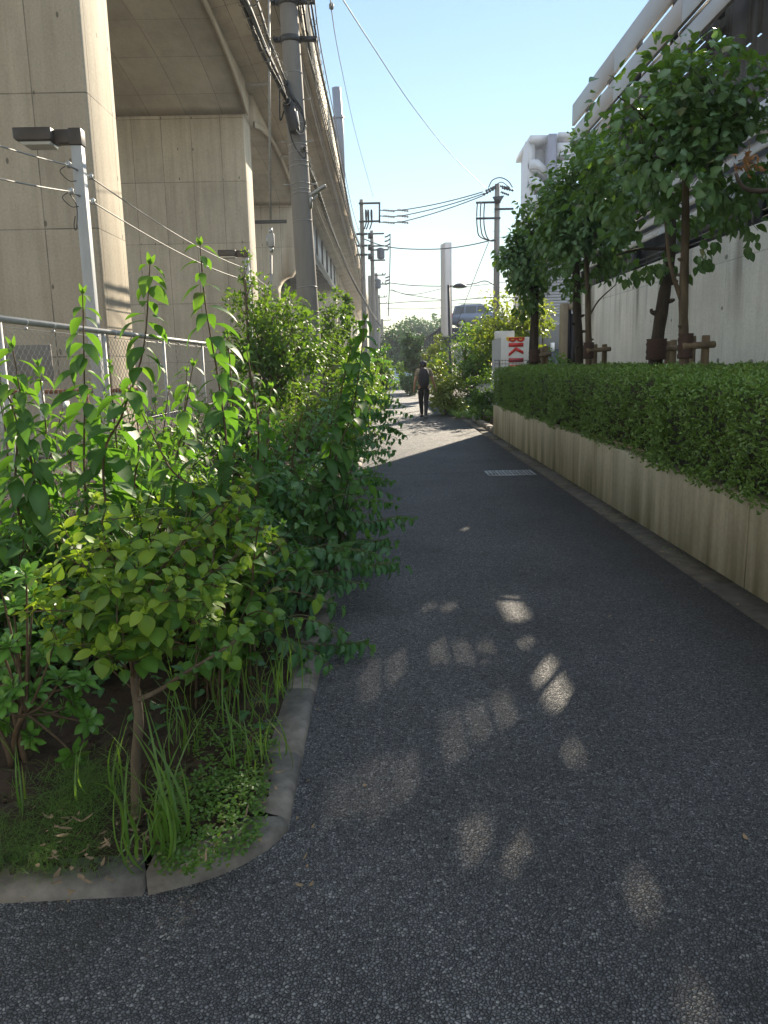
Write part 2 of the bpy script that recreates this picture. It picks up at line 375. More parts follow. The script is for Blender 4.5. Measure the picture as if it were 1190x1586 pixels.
# ------------------------------------------------------------------ foliage
def tmpl(n, prof):
    """leaf template: rows of (left, mid, right), first and last rows are points. returns t, s (with width), mid flag, faces"""
    t = [0.0]; s = [0.0]; m = [1.0]; F3 = []; F4 = []
    for i in range(1, n):
        x = i/n; wd = prof(x)
        t += [x, x, x]; s += [-wd, 0, wd]; m += [0, 1, 0]
    t.append(1.0); s.append(0.0); m.append(0.6)
    last = len(t)-1
    F3 += [(0, 2, 1), (0, 3, 2)]
    for i in range(n-2):
        a = 1+3*i
        F4 += [(a, a+1, a+4, a+3), (a+1, a+2, a+5, a+4)]
    a = 1+3*(n-2)
    F3 += [(a, a+1, last), (a+1, a+2, last)]
    return np.array(t), np.array(s), np.array(m), np.array(F3), (np.array(F4) if F4 else None)
def pr_ovate(x): return 0.5*(math.sin(math.pi*x**0.72))**0.8
def pr_lance(x): return 0.5*(math.sin(math.pi*x**0.70))**0.95
def pr_obov(x): return 0.5*(math.sin(math.pi*x**1.35))**0.9
def pr_blade(x): return 0.5*(1-x)**0.55*min(1, 0.45+x*3)
T_OV = tmpl(6, pr_ovate); T_LA = tmpl(6, pr_lance); T_OB = tmpl(4, pr_obov); T_BL = tmpl(7, pr_blade)
T_OV4 = tmpl(4, pr_ovate); T_OV3 = tmpl(3, pr_ovate)
T_MIN = (np.array([0, .5, .5, 1.0]), np.array([0, -.5, .5, 0]), np.array([1., 0, 0, 1]), np.array([(0, 3, 1), (0, 2, 3)]), None)
def leaves(mb, P, D, N, L, Wd, tm, rnd=None, age=0.0, curl=0.25, fold=0.25, wavy=0.0, g=rng):
    P = np.asarray(P, float).reshape(-1, 3); n = len(P)
    if n == 0: return
    D = nrm(np.asarray(D, float).reshape(-1, 3)); N = np.asarray(N, float).reshape(-1, 3)
    N = nrm(N - D*(N*D).sum(1, keepdims=True)); S = np.cross(D, N)
    bc = lambda x: np.broadcast_to(np.asarray(x, float), (n,)).copy()
    L = bc(L); Wd = bc(Wd); curl = bc(curl)*g.uniform(0.5, 1.5, n); fold = bc(fold)*g.uniform(0.4, 1.5, n); age = bc(age)
    rnd = g.uniform(0, 1, n) if rnd is None else bc(rnd)
    t, s, m, f3, f4 = tm; k = len(t)
    tw = g.normal(0, 0.25, n)
    z = -curl[:, None]*L[:, None]*(t**2)[None] + fold[:, None]*Wd[:, None]*np.abs(s)[None] + tw[:, None]*Wd[:, None]*s[None]*t[None]
    if wavy:
        z = z + wavy*L[:, None]*np.sin(t[None]*9+g.uniform(0, 6, n)[:, None])*np.abs(s)[None]
    sh = t[None] - 0.35*curl[:, None]*(t**3)[None]
    V = P[:, None]+D[:, None]*(L[:, None]*sh)[..., None]+S[:, None]*(Wd[:, None]*s[None])[..., None]+N[:, None]*z[..., None]
    att = np.zeros((n, k, 4)); att[..., 0] = rnd[:, None]; att[..., 1] = m[None]; att[..., 2] = age[:, None]; att[..., 3] = 1-(g.uniform(0, 1, n) < .02)[:, None]*g.uniform(.5, 1, n)[:, None]
    off = (np.arange(n)*k)[:, None, None]
    base = mb.n
    mb.v.append(V.reshape(-1, 3)); mb.att.append(att.reshape(-1, 4)); mb.has = True; mb.n += n*k
    for f in (f3, f4):
        if f is None: continue
        F = (f[None]+off).reshape(-1, f.shape[1]) + base
        mb.li.append(F.ravel()); mb.lc.append(np.full(len(F), f.shape[1])); mb.mi.append(np.zeros(len(F), int))
def bez(p0, p1, p2, n=12):
    t = np.linspace(0, 1, n)[:, None]; p0, p1, p2 = (np.asarray(p, float) for p in (p0, p1, p2))
    return (1-t)**2*p0 + 2*t*(1-t)*p1 + t**2*p2
def spline(pts, n=24):
    """Catmull-Rom through the points"""
    p = np.asarray(pts, float)
    if len(p) == 2: return p[0]+(p[1]-p[0])*np.linspace(0, 1, n)[:, None]
    p = np.vstack([2*p[0]-p[1], p, 2*p[-1]-p[-2]]); out = []
    seg = len(p)-3
    for i in range(seg):
        a, b, c, d = p[i:i+4]; t = np.linspace(0, 1, max(2, n//seg), endpoint=(i == seg-1))[:, None]
        out.append(0.5*((2*b)+(-a+c)*t+(2*a-5*b+4*c-d)*t**2+(-a+3*b-3*c+d)*t**3))
    return np.vstack(out)
def sample(path, ts):
    seg = np.linalg.norm(np.diff(path, axis=0), axis=1); cum = np.concatenate([[0], np.cumsum(seg)]); cum /= cum[-1]
    P = np.stack([np.interp(ts, cum, path[:, i]) for i in range(3)], 1)
    e = 0.02
    Q = np.stack([np.interp(np.clip(ts+e, 0, 1), cum, path[:, i]) - np.interp(np.clip(ts-e, 0, 1), cum, path[:, i]) for i in range(3)], 1)
    return P, nrm(Q), np.linalg.norm(np.diff(path, axis=0), axis=1).sum()
UP = np.array([0, 0, 1.0])
def shoot(fo, st, path, leafL, leafW, spacing, t0=0.1, tm=T_OV, rad=0.006, up=0.35, droop=0.0, rank='dec', young=0.25, curl=0.3, fold=0.25, grow=None, g=rng, tipleaf=True, petiole=0.0):
    """leafy shoot: opposite leaves in pairs along path. rank dec: each pair turned 90 deg; flat: both sides in the plane of the arch"""
    path = np.asarray(path, float)
    k = 5
    st.tube(path, np.linspace(rad, rad*0.35, len(path)), k, cap=False)
    _, _, LL = sample(path, np.array([0.0]))
    nn = max(2, int(LL*(1-t0)/spacing))
    ts = np.linspace(t0, 0.985, nn) + g.normal(0, 0.15/nn, nn); ts = np.clip(ts, 0, 1)
    P, T, _ = sample(path, ts)
    ref = np.where(np.abs(T[:, 2:3]) > 0.9, np.array([[1.0, 0, 0]]), UP[None])
    A = nrm(np.cross(T, ref)); B = np.cross(A, T)
    ph0 = g.uniform(0, 6.28) if rank == 'dec' else 0.0
    sz = np.ones(nn) if grow is None else np.interp(ts, np.linspace(0, 1, len(grow)), grow)
    for side in (0, 1):
        if rank == 'dec':
            th = ph0 + np.arange(nn)*math.pi/2 + side*math.pi + g.normal(0, 0.3, nn)
        else:
            th = side*math.pi + g.normal(0, 0.25, nn)
        rad_d = A*np.cos(th)[:, None]+B*np.sin(th)[:, None]
        D = nrm(rad_d + T*(up+g.normal(0, 0.15, nn))[:, None] - UP*(droop+g.normal(0, 0.12, nn))[:, None])
        Nn = UP[None]*1.0 + T*0.5 + g.normal(0, 0.25, (nn, 3))
        keep = g.uniform(0, 1, nn) > 0.06
        ag = np.clip(young*np.clip((ts-0.55)/0.45, 0, 1)**1.5*1.6 + g.normal(0, 0.05, nn) + (g.uniform(0, 1, nn) < .08)*g.uniform(.1, .6, nn), 0, 1)
        L = leafL*sz*g.uniform(0.62, 1.2, nn)
        leaves(fo, (P+rad_d*petiole)[keep], D[keep], Nn[keep], L[keep], (L*leafW/leafL)[keep], tm, None, ag[keep], curl, fold, 0.02, g)
    if tipleaf:
        n = 4; th = np.arange(n)*1.57+g.uniform(0, 1.5)
        D = T[-1][None]*1.0+0.45*(A[-1][None]*np.cos(th)[:, None]+B[-1][None]*np.sin(th)[:, None])
        leaves(fo, np.repeat(P[-1:], n, 0), D, A[-1][None]*np.cos(th)[:, None]*-1+UP*0.3, leafL*0.55*sz[-1]*g.uniform(.7, 1.1, n), leafW*0.4*sz[-1], tm, None, min(1, young*2.0), 0.15, 0.3, 0, g)
def plant(name, label, cat, base, fo, st, lm, sm, group=None, smooth=True):
    t = thing(name, label, cat, base, group)
    fo.build('foliage', lm, t, smooth)
    if st is not None and st.n: st.build('stems', sm, t, True)
    return t
def bush(base, rx, ry, h, nsh, leafL, leafW, spacing, seed, tm=T_OV4, zmin=0.25, arch=0.25, rank='dec', droop=0.2, young=0.3, side=2, rad=0.007, t0=0.25, skew=(0, 0), curl=.3, up=.35, lo=0.0, fo=None, st=None):
    g = np.random.default_rng(seed); fo = fo or MB(); st = st or MB(); base = np.asarray(base, float)
    for i in range(nsh):
        a = g.uniform(0, 2*math.pi); u = g.uniform(lo, 1)**0.55
        el = g.uniform(0, 1)
        rr = math.sqrt(u)
        z = h*(zmin + (1-zmin)*math.sqrt(max(0, 1-rr**2))*g.uniform(0.75, 1.08) if g.uniform() < 0.7 else g.uniform(zmin*0.5, 0.8))
        e = base + np.array([rx*rr*math.cos(a)+skew[0], ry*rr*math.sin(a)+skew[1], z])
        b = base + np.array([g.normal(0, rx*0.16), g.normal(0, ry*0.16), 0])
        c = (b+e)/2 + np.array([0, 0, h*arch*g.uniform(0.5, 1.3)]) - np.array([(e-b)[0], (e-b)[1], 0])*0.2
        path = bez(b, c, e, 12)
        shoot(fo, st, path, leafL, leafW, spacing, t0, tm, rad, up, droop, rank, young, curl, 0.25, [1, 1.05, 1, 0.8], g)
        for j in range(side):
            t = g.uniform(0.35, 0.9); P, T, LL = sample(path, np.array([t]))
            d = nrm(T[0]*0.6 + g.normal(0, 0.6, 3) + UP*0.15); l = LL*g.uniform(0.2, 0.42)
            q = P[0]+d*l
            if q[2] < base[2]+0.03: q[2] = base[2]+0.05
            shoot(fo, st, bez(P[0], P[0]+d*l*0.5+UP*l*0.12, q, 6), leafL*0.92, leafW*0.92, spacing, 0.12, tm, rad*0.5, up, droop, rank, young, curl, 0.25, [0.9, 1, .8], g)
    return fo, st
def crown(center, radii, ncl, per, leafL, leafW, seed, trunk_top, fo=None, br=None, tm=T_OV4, shell=0.55, cl=0.28, droop=0.5, young=0.15, avoid=None, flat=0.0, rough=0.22, lowcut=None, limb=0.018):
    """tree crown: limbs from the trunk top to clusters spread through an uneven ellipsoid, leaves round each cluster"""
    g = np.random.default_rng(seed); fo = fo or MB(); br = br or MB()
    c = np.asarray(center, float); r = np.asarray(radii, float)
    ph = g.uniform(0, 6.28, 8)
    C = []
    while len(C) < ncl:
        d = nrm(g.normal(0, 1, 3)); az = math.atan2(d[1], d[0]); el = d[2]
        bump = 1 + rough*(math.sin(2*az+ph[0])*0.5+math.sin(3*az+4*el+ph[1])*0.5+math.sin(5*el+ph[2])*0.35+math.sin(7*az-5*el+ph[3])*0.3)
        u = g.uniform(shell**3, 1)**(1/3) if g.uniform() < 0.8 else g.uniform(0.1, 0.6)
        q = c + d*r*u*bump
        if lowcut is not None and q[2] < lowcut: continue
        C.append(q)
    C = np.array(C); tt = np.asarray(trunk_top, float)
    # limbs
    nl = max(4, ncl//5); heads = C[g.choice(ncl, nl, replace=False)]
    def clear(a, b):
        if avoid is None: return True
        q_ = np.asarray(a)+(np.asarray(b)-np.asarray(a))*np.linspace(0, 1, 8)[:, None]
        for (o, dd, rad) in avoid:
            w_ = q_-np.asarray(o); tp_ = w_@dd
            if (np.linalg.norm(w_-tp_[:, None]*dd, axis=1) < rad*.6).any(): return False
        return True
    ok_ = [hd for hd in heads if clear(tt, hd)]
    heads = np.array(ok_) if ok_ else heads[:1]
    for hd in heads:
        mid = tt + (hd-tt)*0.5 + np.array([0, 0, 0.12*np.linalg.norm(hd-tt)])
        br.tube(bez(tt - UP*0.1, mid, hd, 7), np.linspace(limb, limb*0.25, 7), 5, cap=False)
    for q in C:
        j = np.argmin(np.linalg.norm(heads-q, axis=1)); s = heads[j] + (tt-heads[j])*0.35
        if np.linalg.norm(q-s) > 0.02 and clear(s, q):
            br.tube(bez(s, (s+q)/2+UP*0.05, q, 4), np.linspace(limb*0.4, limb*0.12, 4), 4, cap=False)
    P = []; D = []; N = []
    for q in C:
        out = nrm(q-c)
        n = int(per*g.uniform(0.6, 1.4))
        o = g.normal(0, 1, (n, 3)); o = nrm(o)*(cl*np.min(r)/np.mean(r)*g.uniform(0.15, 1.0, (n, 1))**0.6)
        p = q + o
        d = nrm(o)*0.7 + out*0.5 + g.normal(0, 0.45, (n, 3)) - UP*droop
        nn = UP*0.8 + out*0.5 + g.normal(0, 0.45, (n, 3))
        P.append(p); D.append(d); N.append(nn)
    P = np.vstack(P); D = np.vstack(D); N = np.vstack(N)
    if lowcut is not None:
        k = P[:, 2] > lowcut-0.12; P, D, N = P[k], D[k], N[k]
    if avoid is not None:
        keep = np.ones(len(P), bool)
        for (o, dd, rad) in avoid:
            w_ = P - np.asarray(o); tpar = w_@dd; dist = np.linalg.norm(w_-tpar[:, None]*dd, axis=1); keep &= dist > rad
        P, D, N = P[keep], D[keep], N[keep]
    n = len(P); L = leafL*g.uniform(0.65, 1.2, n)
    hgt = np.clip((P[:, 2]-c[2])/r[2], 0, 1)
    ag = np.clip(g.normal(0, 0.12, n) + young*hgt, 0, 1)
    cr = np.clip(g.uniform(0, 1, n), 0, 1)
    leaves(fo, P, D, N, L, L*leafW/leafL, tm, cr, ag, 0.3, 0.22, 0.02 if len(tm[0]) > 6 else 0, g)
    return fo, br
# ------------------------------------------------------------------ ground, path, kerbs
def struct(o, name=None):
    o['kind'] = 'structure'; return o
g = np.random.default_rng(3)
struct(MB().bx(-160, 160, -30, 420, -0.4, -0.02).build('ground', M['ground']))
mb = MB(); X, Y = np.meshgrid(np.array([-9, 2.12]), np.array([-6, 46.0]), indexing='ij')
struct(MB().bx(-9, 2.13, -6, 47, -0.2, 0.0).build('path', M['asphalt']))
struct(MB().bx(2.13, 2.60, 16.5, 47, -0.2, -0.004).build('path_edge', M['asphalt']))
struct(MB().bx(-60, 60, 47, 56, -0.2, -0.008).build('cross_road', M['asphalt']))
# soil bed: bumpy sheet between kerb and fence
xs = np.linspace(-6.2, -0.46, 70); ys = np.concatenate([np.linspace(2.06, 8, 110), np.linspace(8.2, 44, 60)])
X, Y = np.meshgrid(xs, ys, indexing='ij')
Z = 0.022 + 0.05*np.clip((-0.5-X)/0.8, 0, 1) + 0.014*np.sin(X*9+Y*3)+0.012*np.sin(X*23-Y*17)+0.01*np.sin(Y*31+X*5)+g.normal(0, 0.006, X.shape)
# chamfer the corner of the bed
cut = (X - (-0.80)) + (2.40 - Y)*1.0
sel = (X > -0.95) & (Y < 2.50) & (X+0.46 > (Y-2.42)*0.95)
Z = np.where(sel, -0.05, Z)
struct(MB().grid(X, Y, Z).build('planting_bed', M['soil'], smooth=True))
# kerb of separate stones following the path edge; each stone a chamfered block
def stone(mb, a, b, w=0.13, h=0.045, inward=None):
    a = np.array([*a, 0.0]); b = np.array([*b, 0.0]); d = nrm(b-a); inn = np.array([-d[1], d[0], 0]) if inward is None else np.array([*inward, 0.0])
    a2 = a + d*0.004; b2 = b - d*0.004
    V = []
    for p in (a2, b2):
        for off, z in ((0, -0.1), (0, h*0.55), (0.012, h*0.86), (0.026, h), (w, h), (w, -0.1)):
            V.append(p + inn*off + UP*z)
    n = 6
    mb.add(V, [tuple(range(n)), tuple(range(2*n-1, n-1, -1))] + [(i, n+i, n+(i+1) % n, (i+1) % n) for i in range(n)])
kb = MB()
cr = [(-0.34, 2.29), (-0.385, 2.20), (-0.46, 2.115), (-0.56, 2.045), (-0.71, 1.985)]
stone(kb, (-0.722, 1.983), (-1.30, 1.955), inward=(0, 1)); 
for i in range(9): stone(kb, (-1.30-0.6*i, 1.955-0.01*i), (-1.90-0.6*i, 1.945-0.01*i), inward=(0, 1))
V = []
prof = ((0, -0.1), (0, 0.025), (0.012, 0.039), (0.026, 0.045), (0.13, 0.045), (0.13, -0.1))
cp = spline([(*p, 0) for p in cr], 12); tg = nrm(np.gradient(cp, axis=0))
for p, d in zip(cp, tg):
    inn = np.array([d[1], -d[0], 0]) if False else np.array([-abs(d[1]) if True else 0, abs(d[0]), 0])
    for off, z in prof: V.append(p+inn*off+UP*z)
n = 6; F = [(0, 1, 2, 3, 4, 5)[::-1], tuple(range((len(cp)-1)*6, len(cp)*6))]
for i in range(len(cp)-1):
    for j in range(6): F.append((6*i+j, 6*i+(j+1) % 6, 6*i+6+(j+1) % 6, 6*i+6+j))
kb.add(V, F)
y = 2.30
for L in [0.43]+[0.60]*70:
    stone(kb, (-0.34, y+L), (-0.34, y), w=0.13, inward=(-1, 0)); y += L
struct(kb.build('kerb', M['kerb']))
gb = MB()
y = -3.0
while y < 22: gb.bx(2.13, 2.345, y+0.004, y+1.99, -0.15, 0.012 + 0.004*math.sin(y*3)); y += 2.0
struct(gb.build('gutter_strip', M['gutter']))
kr = MB(); y = 16.6
while y < 30: stone(kr, (2.36+0.002*(y-16), y+0.6), (2.36, y), w=0.13, h=0.10, inward=(1, 0)); y += 0.6
struct(kr.build('kerb_right', M['kerb'])).name = 'kerb'
struct(MB().bx(2.50, 12, 16.60, 46.5, -0.1, 0.06).build('verge_ground', M['soil']))
struct(MB().bx(2.66, 5.7, -3, 16.3, -0.1, 0.60).build('raised_bed', M['soil']))
struct(MB().bx(-.33, 1.40, 10.62, 10.635, -.05, .0015).build('path_seam', M['gutter']))
# drain grate
c = gnd(790, 733)
t = thing('drain_grate', 'small rectangular steel drain grate let into the asphalt path near the low wall', 'drain grate', (c[0], c[1], 0))
b = MB(); w2, l2 = 0.30, 0.10
hw, hl = 0.31, 0.22
for s in (-1, 1):
    b.box((c[0]+s*hw, c[1], 0.004), (0.03, 2*hl, 0.016)); b.box((c[0], c[1]+s*hl, 0.004), (2*hw-0.031, 0.03, 0.016))
for i in range(12): b.box((c[0]-hw+0.03+(i+0.5)*(2*hw-0.06)/12+0.0, c[1], 0.005), (0.012 if i % 2 else .026, 2*hl-0.032, 0.013))
b.build('frame', M['grating'], t)
MB().box((c[0], c[1], 0.0015), (2*hw-0.032, 2*hl-0.032, 0.004)).build('sump_shade', M['black'], t)  # thin black sheet stands for the shade in the hollow under the bars

# ------------------------------------------------------------------ low retaining wall, big wall and parking building on the right
mb = MB(); y = -3.0
while y < 16.5:
    y1 = min(y+3.62, 16.5); mb.bx(2.345, 2.50, y+0.004, y1-0.004, -0.1, 0.62); y = y1
tag(mb.build('planter_wall', M['planter'], bevel=0.008), 'low stained concrete planter wall holding up the clipped hedge', 'low wall')
BX = 5.8
mb = MB(); YE = 23.4; y = -3.0
while y < YE-0.1:
    y1 = min(y+4.8, YE); mb.bx(BX-0.0, BX+0.25, y+0.006, y1-0.006, -0.1, 3.52); y = y1
tag(mb.build('concrete_wall', M['wallc'], bevel=0.01), 'tall smooth concrete wall with tie holes and water stains behind the street trees', 'concrete wall')

bl = thing('parking_building', 'grey building with wide horizontal cladding panels and louvres above the concrete wall', 'building', (BX+1, 12, 0))
YN = 11.9; YF = 24.6
for r0, r1 in ((1.184, 1.284), (1.072, 1.160), (0.985, 1.042)):
    m = MB(); y = YN-0.3
    z0, z1 = 1.5+BX*r0, 1.5+BX*r1
    while y < YF-0.05:
        y1 = min(y+4.4, YF); m.bx(BX-0.02, BX+0.06, y+0.008, y1-0.008, z0, z1); y = y1
    m.build('cladding_panel', M['panel'], bl, bevel=0.006)
    m = MB(); m.bx(BX-0.02, BX+0.06, -4, YN-0.31, z0, z1); m.build('cladding_panel', M['panel'], bl, bevel=0.006)
# posts behind the panels, and the slatted screen
for y in np.arange(-3, 24.4, 2.2): MB().bx(BX+0.10, BX+0.22, y, y+0.12, 7.28 if y < 20 else 3.53, 9.0).build('post', M['steeldark'], bl)
m = MB(); z = 1.5+BX*0.437
sl_r = []
while z < 1.5+BX*0.63:
    sl_r.append(z); z += 0.27
for z in sl_r:
    cs, sn = math.cos(R(22)), math.sin(R(22))
    rot = np.array([[cs, 0, sn], [0, 1, 0], [-sn, 0, cs]])
    y = -3.0
    while y < YF-0.1:
        y1 = min(y+3.3, YF); m.box((BX+0.02, (y+y1)/2, z+0.1), (0.02, y1-y-0.012, 0.235), rot); y = y1
m.build('louvre', M['slat'], bl)
m = MB(); m.bx(BX+0.24, BX+0.42, -3, YF-0.2, 3.58, 3.92); m.bx(BX+0.24, BX+0.50, -3, YF-0.2, 7.80, 7.90)
for y in np.arange(-2.5, 24, 3.0):
    m.bx(BX+0.02, BX+0.2, y, y+0.16, 3.53, 4.02)
    m.bx(BX+0.05, BX+0.2, y+0.22, y+0.50, 3.53, 3.95)
m.build('steel_frame', M['steeldark'], bl)
m = MB()
m.tube([(BX+0.12, -3, 3.72), (BX+0.12, YF-0.4, 3.72)], 0.02, 6); m.tube([(BX+0.12, -3, 3.62), (BX+0.12, YF-0.4, 3.62)], 0.015, 6)
for y in np.arange(-2.5, 24, 0.75): m.bx(BX+0.11, BX+0.13, y, y+0.02, 3.53, 3.78)
m.build('railing', M['steeldark'], bl)
# wall added to block the low sun, openings shaped to throw the path patches
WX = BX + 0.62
holes = []
def hole_from_patch(pts):
    """ground patch corners -> opening on the added sun-mask wall"""
    q = []
    for (x, y_) in pts:
        t_ = (WX - x)/SUN[0]; q.append((y_+SUN[1]*t_, SUN[2]*t_))
    q = np.array(q); return q[:, 0].min(), q[:, 0].max(), q[:, 1].min(), q[:, 1].max()
patches = []
def pp(u, v, hw, hl): 
    c_ = gnd(u, v); patches.append((c_[0], c_[1], hw, hl))
PATCH = [(795, 942, .15, .22), (853, 1055, .155, .30), (718, 817, .045, .12), (888, 1166, .03, .09),
         (614, 1035, .026, .36), (572, 1060, .026, .34), (532, 1090, .024, .26), (680, 1015, .027, .24), (718, 1012, .025, .20), (754, 1010, .022, .16),
         (702, 1144, .026, .22), (742, 1122, .026, .20), (781, 1100, .026, .18), (815, 995, .04, .06),
         (627, 1195, .027, .24), (577, 1222, .027, .22), (527, 1250, .026, .2), (740, 1320, .045, .20), (795, 1300, .036, .14), (790, 1310, .025, .12), (425, 1240, .06, .16), (375, 1345, .10, .10), (995, 1385, .04, .08), (1080, 1565, .04, .07), (695, 940, .04, .06), (665, 940, .03, .06)]
for a in PATCH: pp(*a)
def wall_holes(mb, x0, x1, ya, yb, za, zb, H):
    ysx = sorted(set([ya, yb]+[min(max(v, ya), yb) for h in H for v in h[:2]]))
    zsx = sorted(set([za, zb]+[min(max(v, za), zb) for h in H for v in h[2:]]))
    for i in range(len(ysx)-1):
        j = 0
        while j < len(zsx)-1:
            cy_ = (ysx[i]+ysx[i+1])/2
            def hol(k):
                cz = (zsx[k]+zsx[k+1])/2
                return any(h[0] < cy_ < h[1] and h[2] < cz < h[3] for h in H)
            if hol(j): j += 1; continue
            k = j
            while k+1 < len(zsx)-1 and not hol(k+1): k += 1
            mb.bx(x0, x1, ysx[i], ysx[i+1], zsx[j], zsx[k+1]); j = k+1
H = []
for (x, y_, hw, hl) in patches:
    t_ = (WX-x)/SUN[0]; cyy = y_+SUN[1]*t_; czz = SUN[2]*t_
    ns = 6 if hw > .08 else 4   # slanted opening, stepped, so that its patch lies square on the path
    for k in range(ns):
        xa = -hw+2*hw*k/ns; xb = xa+2*hw/ns; xm_ = (xa+xb)/2
        H.append((cyy-SUN[1]*xm_-hl, cyy-SUN[1]*xm_+hl, czz-SUN[2]*xb, czz-SUN[2]*xa))
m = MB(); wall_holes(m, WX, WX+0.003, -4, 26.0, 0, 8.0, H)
m.build('sun_mask_wall', M['darkwall'], bl)
m = MB(); m.bx(WX+0.04, WX+0.2, YF-0.5, YF-0.35, 3.5, 7.5)
m.build('end_post', M['steeldark'], bl)
# gate at the far end of the wall
gp = thing('gate', 'dark barred gate between beige pillars at the far end of the concrete wall', 'gate', (5.7, 24.0, 0))
a = at(880, 470, 24.0)
for s, (xa, xb) in (('p', (a[0]-0.20, a[0]+0.0)),): MB().bx(xa, xb, 23.9, 24.2, 0, a[2]).build('pillar', M['brownpost'], gp, bevel=0.01)
m = MB(); m.bx(a[0]+0.01, a[0]+0.1, 23.95, 24.05, 0.5, a[2]-0.05); m.bx(a[0]+0.1, BX+0.2, 23.97, 24.03, 0.5, a[2]-0.3)
m.build('gate_leaf', M['black'], gp)
MB().bx(a[0]+0.01, BX+0.3, 23.92, 24.18, a[2]-0.18, a[2]+0.0).build('lintel', M['brownpost'], gp)

# ------------------------------------------------------------------ viaduct
PX = -4.6
va = thing('viaduct', 'tall beige concrete railway viaduct with arched girders on wall-like piers', 'viaduct', (-9, 40, 0))
y1a = atX(163, 480, PX)[1]; y1b = atX(204, 480, PX)[1]
y2a = atX(383, 300, PX)[1]; y2b = atX(391, 300, PX)[1]
TH = y1b-y1a
XL = -13.5
SP = y2a-y1a
def arch_z(yy, ya, yb, zs=10.05, zc=10.9):
    t_ = (yy-(ya+yb)/2)/((yb-ya)/2); return zc-(zc-zs)*np.abs(t_)**2.2
piers = [y1a-2*SP, y1a-SP, y1a, y2a, y2a+SP]
for k, yp in enumerate(piers[:4]):
    MB().bx(XL, PX, yp, yp+TH, -0.3, 10.06).build('pier', M['pier'], va, bevel=0.05)
    MB().bx(XL, PX+0.004, yp-0.02, yp+TH+0.02, 10.06, 11.1).build('pier_head', M['pier'], va)
# pier with a flared head that carries the steel span
yp = piers[4]
prof = [(XL, -0.3), (-5.75, -0.3), (-5.75, 5.6)]
for a in np.linspace(0, 90, 9): prof.append((-5.75+0.75*(1-math.cos(R(a))), 5.6+0.9*math.sin(R(a))))
prof += [(PX+0.02, 7.0), (PX+0.02, 11.1), (XL, 11.1)]
MB().prism(prof, 'y', yp, yp+1.9).build('flared_pier', M['pier'], va)
for k in range(4):
    ya, yb = piers[k]+TH, piers[k+1]
    yy = np.linspace(ya, yb, 28); zz = arch_z(yy, ya, yb)
    m = MB()
    prof = [(float(a), float(b)) for a, b in zip(yy, zz)] + [(yb, 11.1), (ya, 11.1)]
    m.prism(prof, 'x', XL, PX+0.12)
    m.build('arched_girder', M['soffit'], va)
    m = MB(); nn = len(yy)
    P_ = [(PX+0.12, a, b-0.06) for a, b in zip(yy, zz)]+[(PX+0.12, a, min(b+0.16, 11.1)) for a, b in zip(yy, zz)]
    Q_ = [(PX+0.17, p[1], p[2]) for p in P_]
    m.add(P_+Q_, [(i, i+1, i+1+nn, i+nn) for i in range(nn-1)]+[(2*nn+i, 2*nn+i+nn, 2*nn+i+1+nn, 2*nn+i+1) for i in range(nn-1)]+[(i, 2*nn+i, 2*nn+i+1, i+1) for i in range(nn-1)]+[(nn+i, nn+i+1, 3*nn+i+1, 3*nn+i) for i in range(nn-1)])
    m.build('girder_edge', M['soffit'], va)
EX = -2.2; DZ0, DZ1 = 11.1, 11.5
m = MB(); m.prism([(XL, 11.102), (PX+0.12, 11.102), (EX, DZ1), (EX, DZ1+0.22), (XL, DZ1+0.3)], 'y', -25, 170); m.build('deck_slab', M['soffit'], va)
for yy in np.arange(-22, 168, 9.6):
    MB().bx(EX-0.24, EX+0.06, yy, yy+9.585, DZ1-0.06, 12.66).build('parapet', M['parapet'], va)
m = MB()
m.tube([(EX-0.35, -20, DZ1-0.14), (EX-0.35, 165, DZ1-0.14)], 0.03, 6)
m.tube([(EX-0.26, -20, DZ1-0.10), (EX-0.26, 165, DZ1-0.10)], 0.02, 6)
m.build('conduit', M['cable'], va)
# drain pipes that run down beside the girder
for yp in (piers[3], piers[3]+9):
    y0 = yp-0.45
    m = MB(); m.tube(spline([(PX+1.0, y0, 11.3), (PX+1.0, y0, 11.0), (PX+0.9, y0, 10.85), (PX+0.2, y0, 10.80)], 16), 0.055, 8); m.build('drain_pipe', M['cable'], va)
# steel span after the flared pier
ys0 = yp_ = piers[4]+1.9
ye = 82.0
m = MB(); m.bx(PX-0.0, PX+0.03, ys0, ye, 9.15, 11.09); m.bx(PX-0.25, PX+0.18, ys0, ye, 9.10, 9.15)
m.build('steel_girder', M['bluesteel'], va)
for yy in np.arange(ys0+1.5, ye, 5.2): MB().bx(PX+0.031, PX+0.16, yy, yy+0.35, 9.152, 11.08).build('stiffener', M['steeldark'], va)
m = MB()
for xx in (-7, -9.5, -12): m.bx(xx, xx+0.04, ys0, ye, 9.15, 11.09)
for yy in np.arange(ys0+3, ye, 6): m.beam((-4.7, yy, 9.3), (-7, yy, 10.9), 0.12, 0.12)
m.build('inner_girder', M['steeldark'], va)
for yp2 in (82.0, 95, 108, 121, 134, 150):
    MB().bx(XL, PX, yp2, yp2+1.6, -0.3, 11.1).build('pier', M['pier'], va)
m = MB(); m.bx(XL, PX+0.1, 83.6, 165, 10.2, 11.09); m.build('arched_girder', M['soffit'], va)
# thin black strip on the flared pier, standing for the shade in a slot
MB().bx(-9, -5.0, piers[4]-0.012, piers[4]-0.002, 9.12, 9.30).build('slot_shade', M['black'], va)
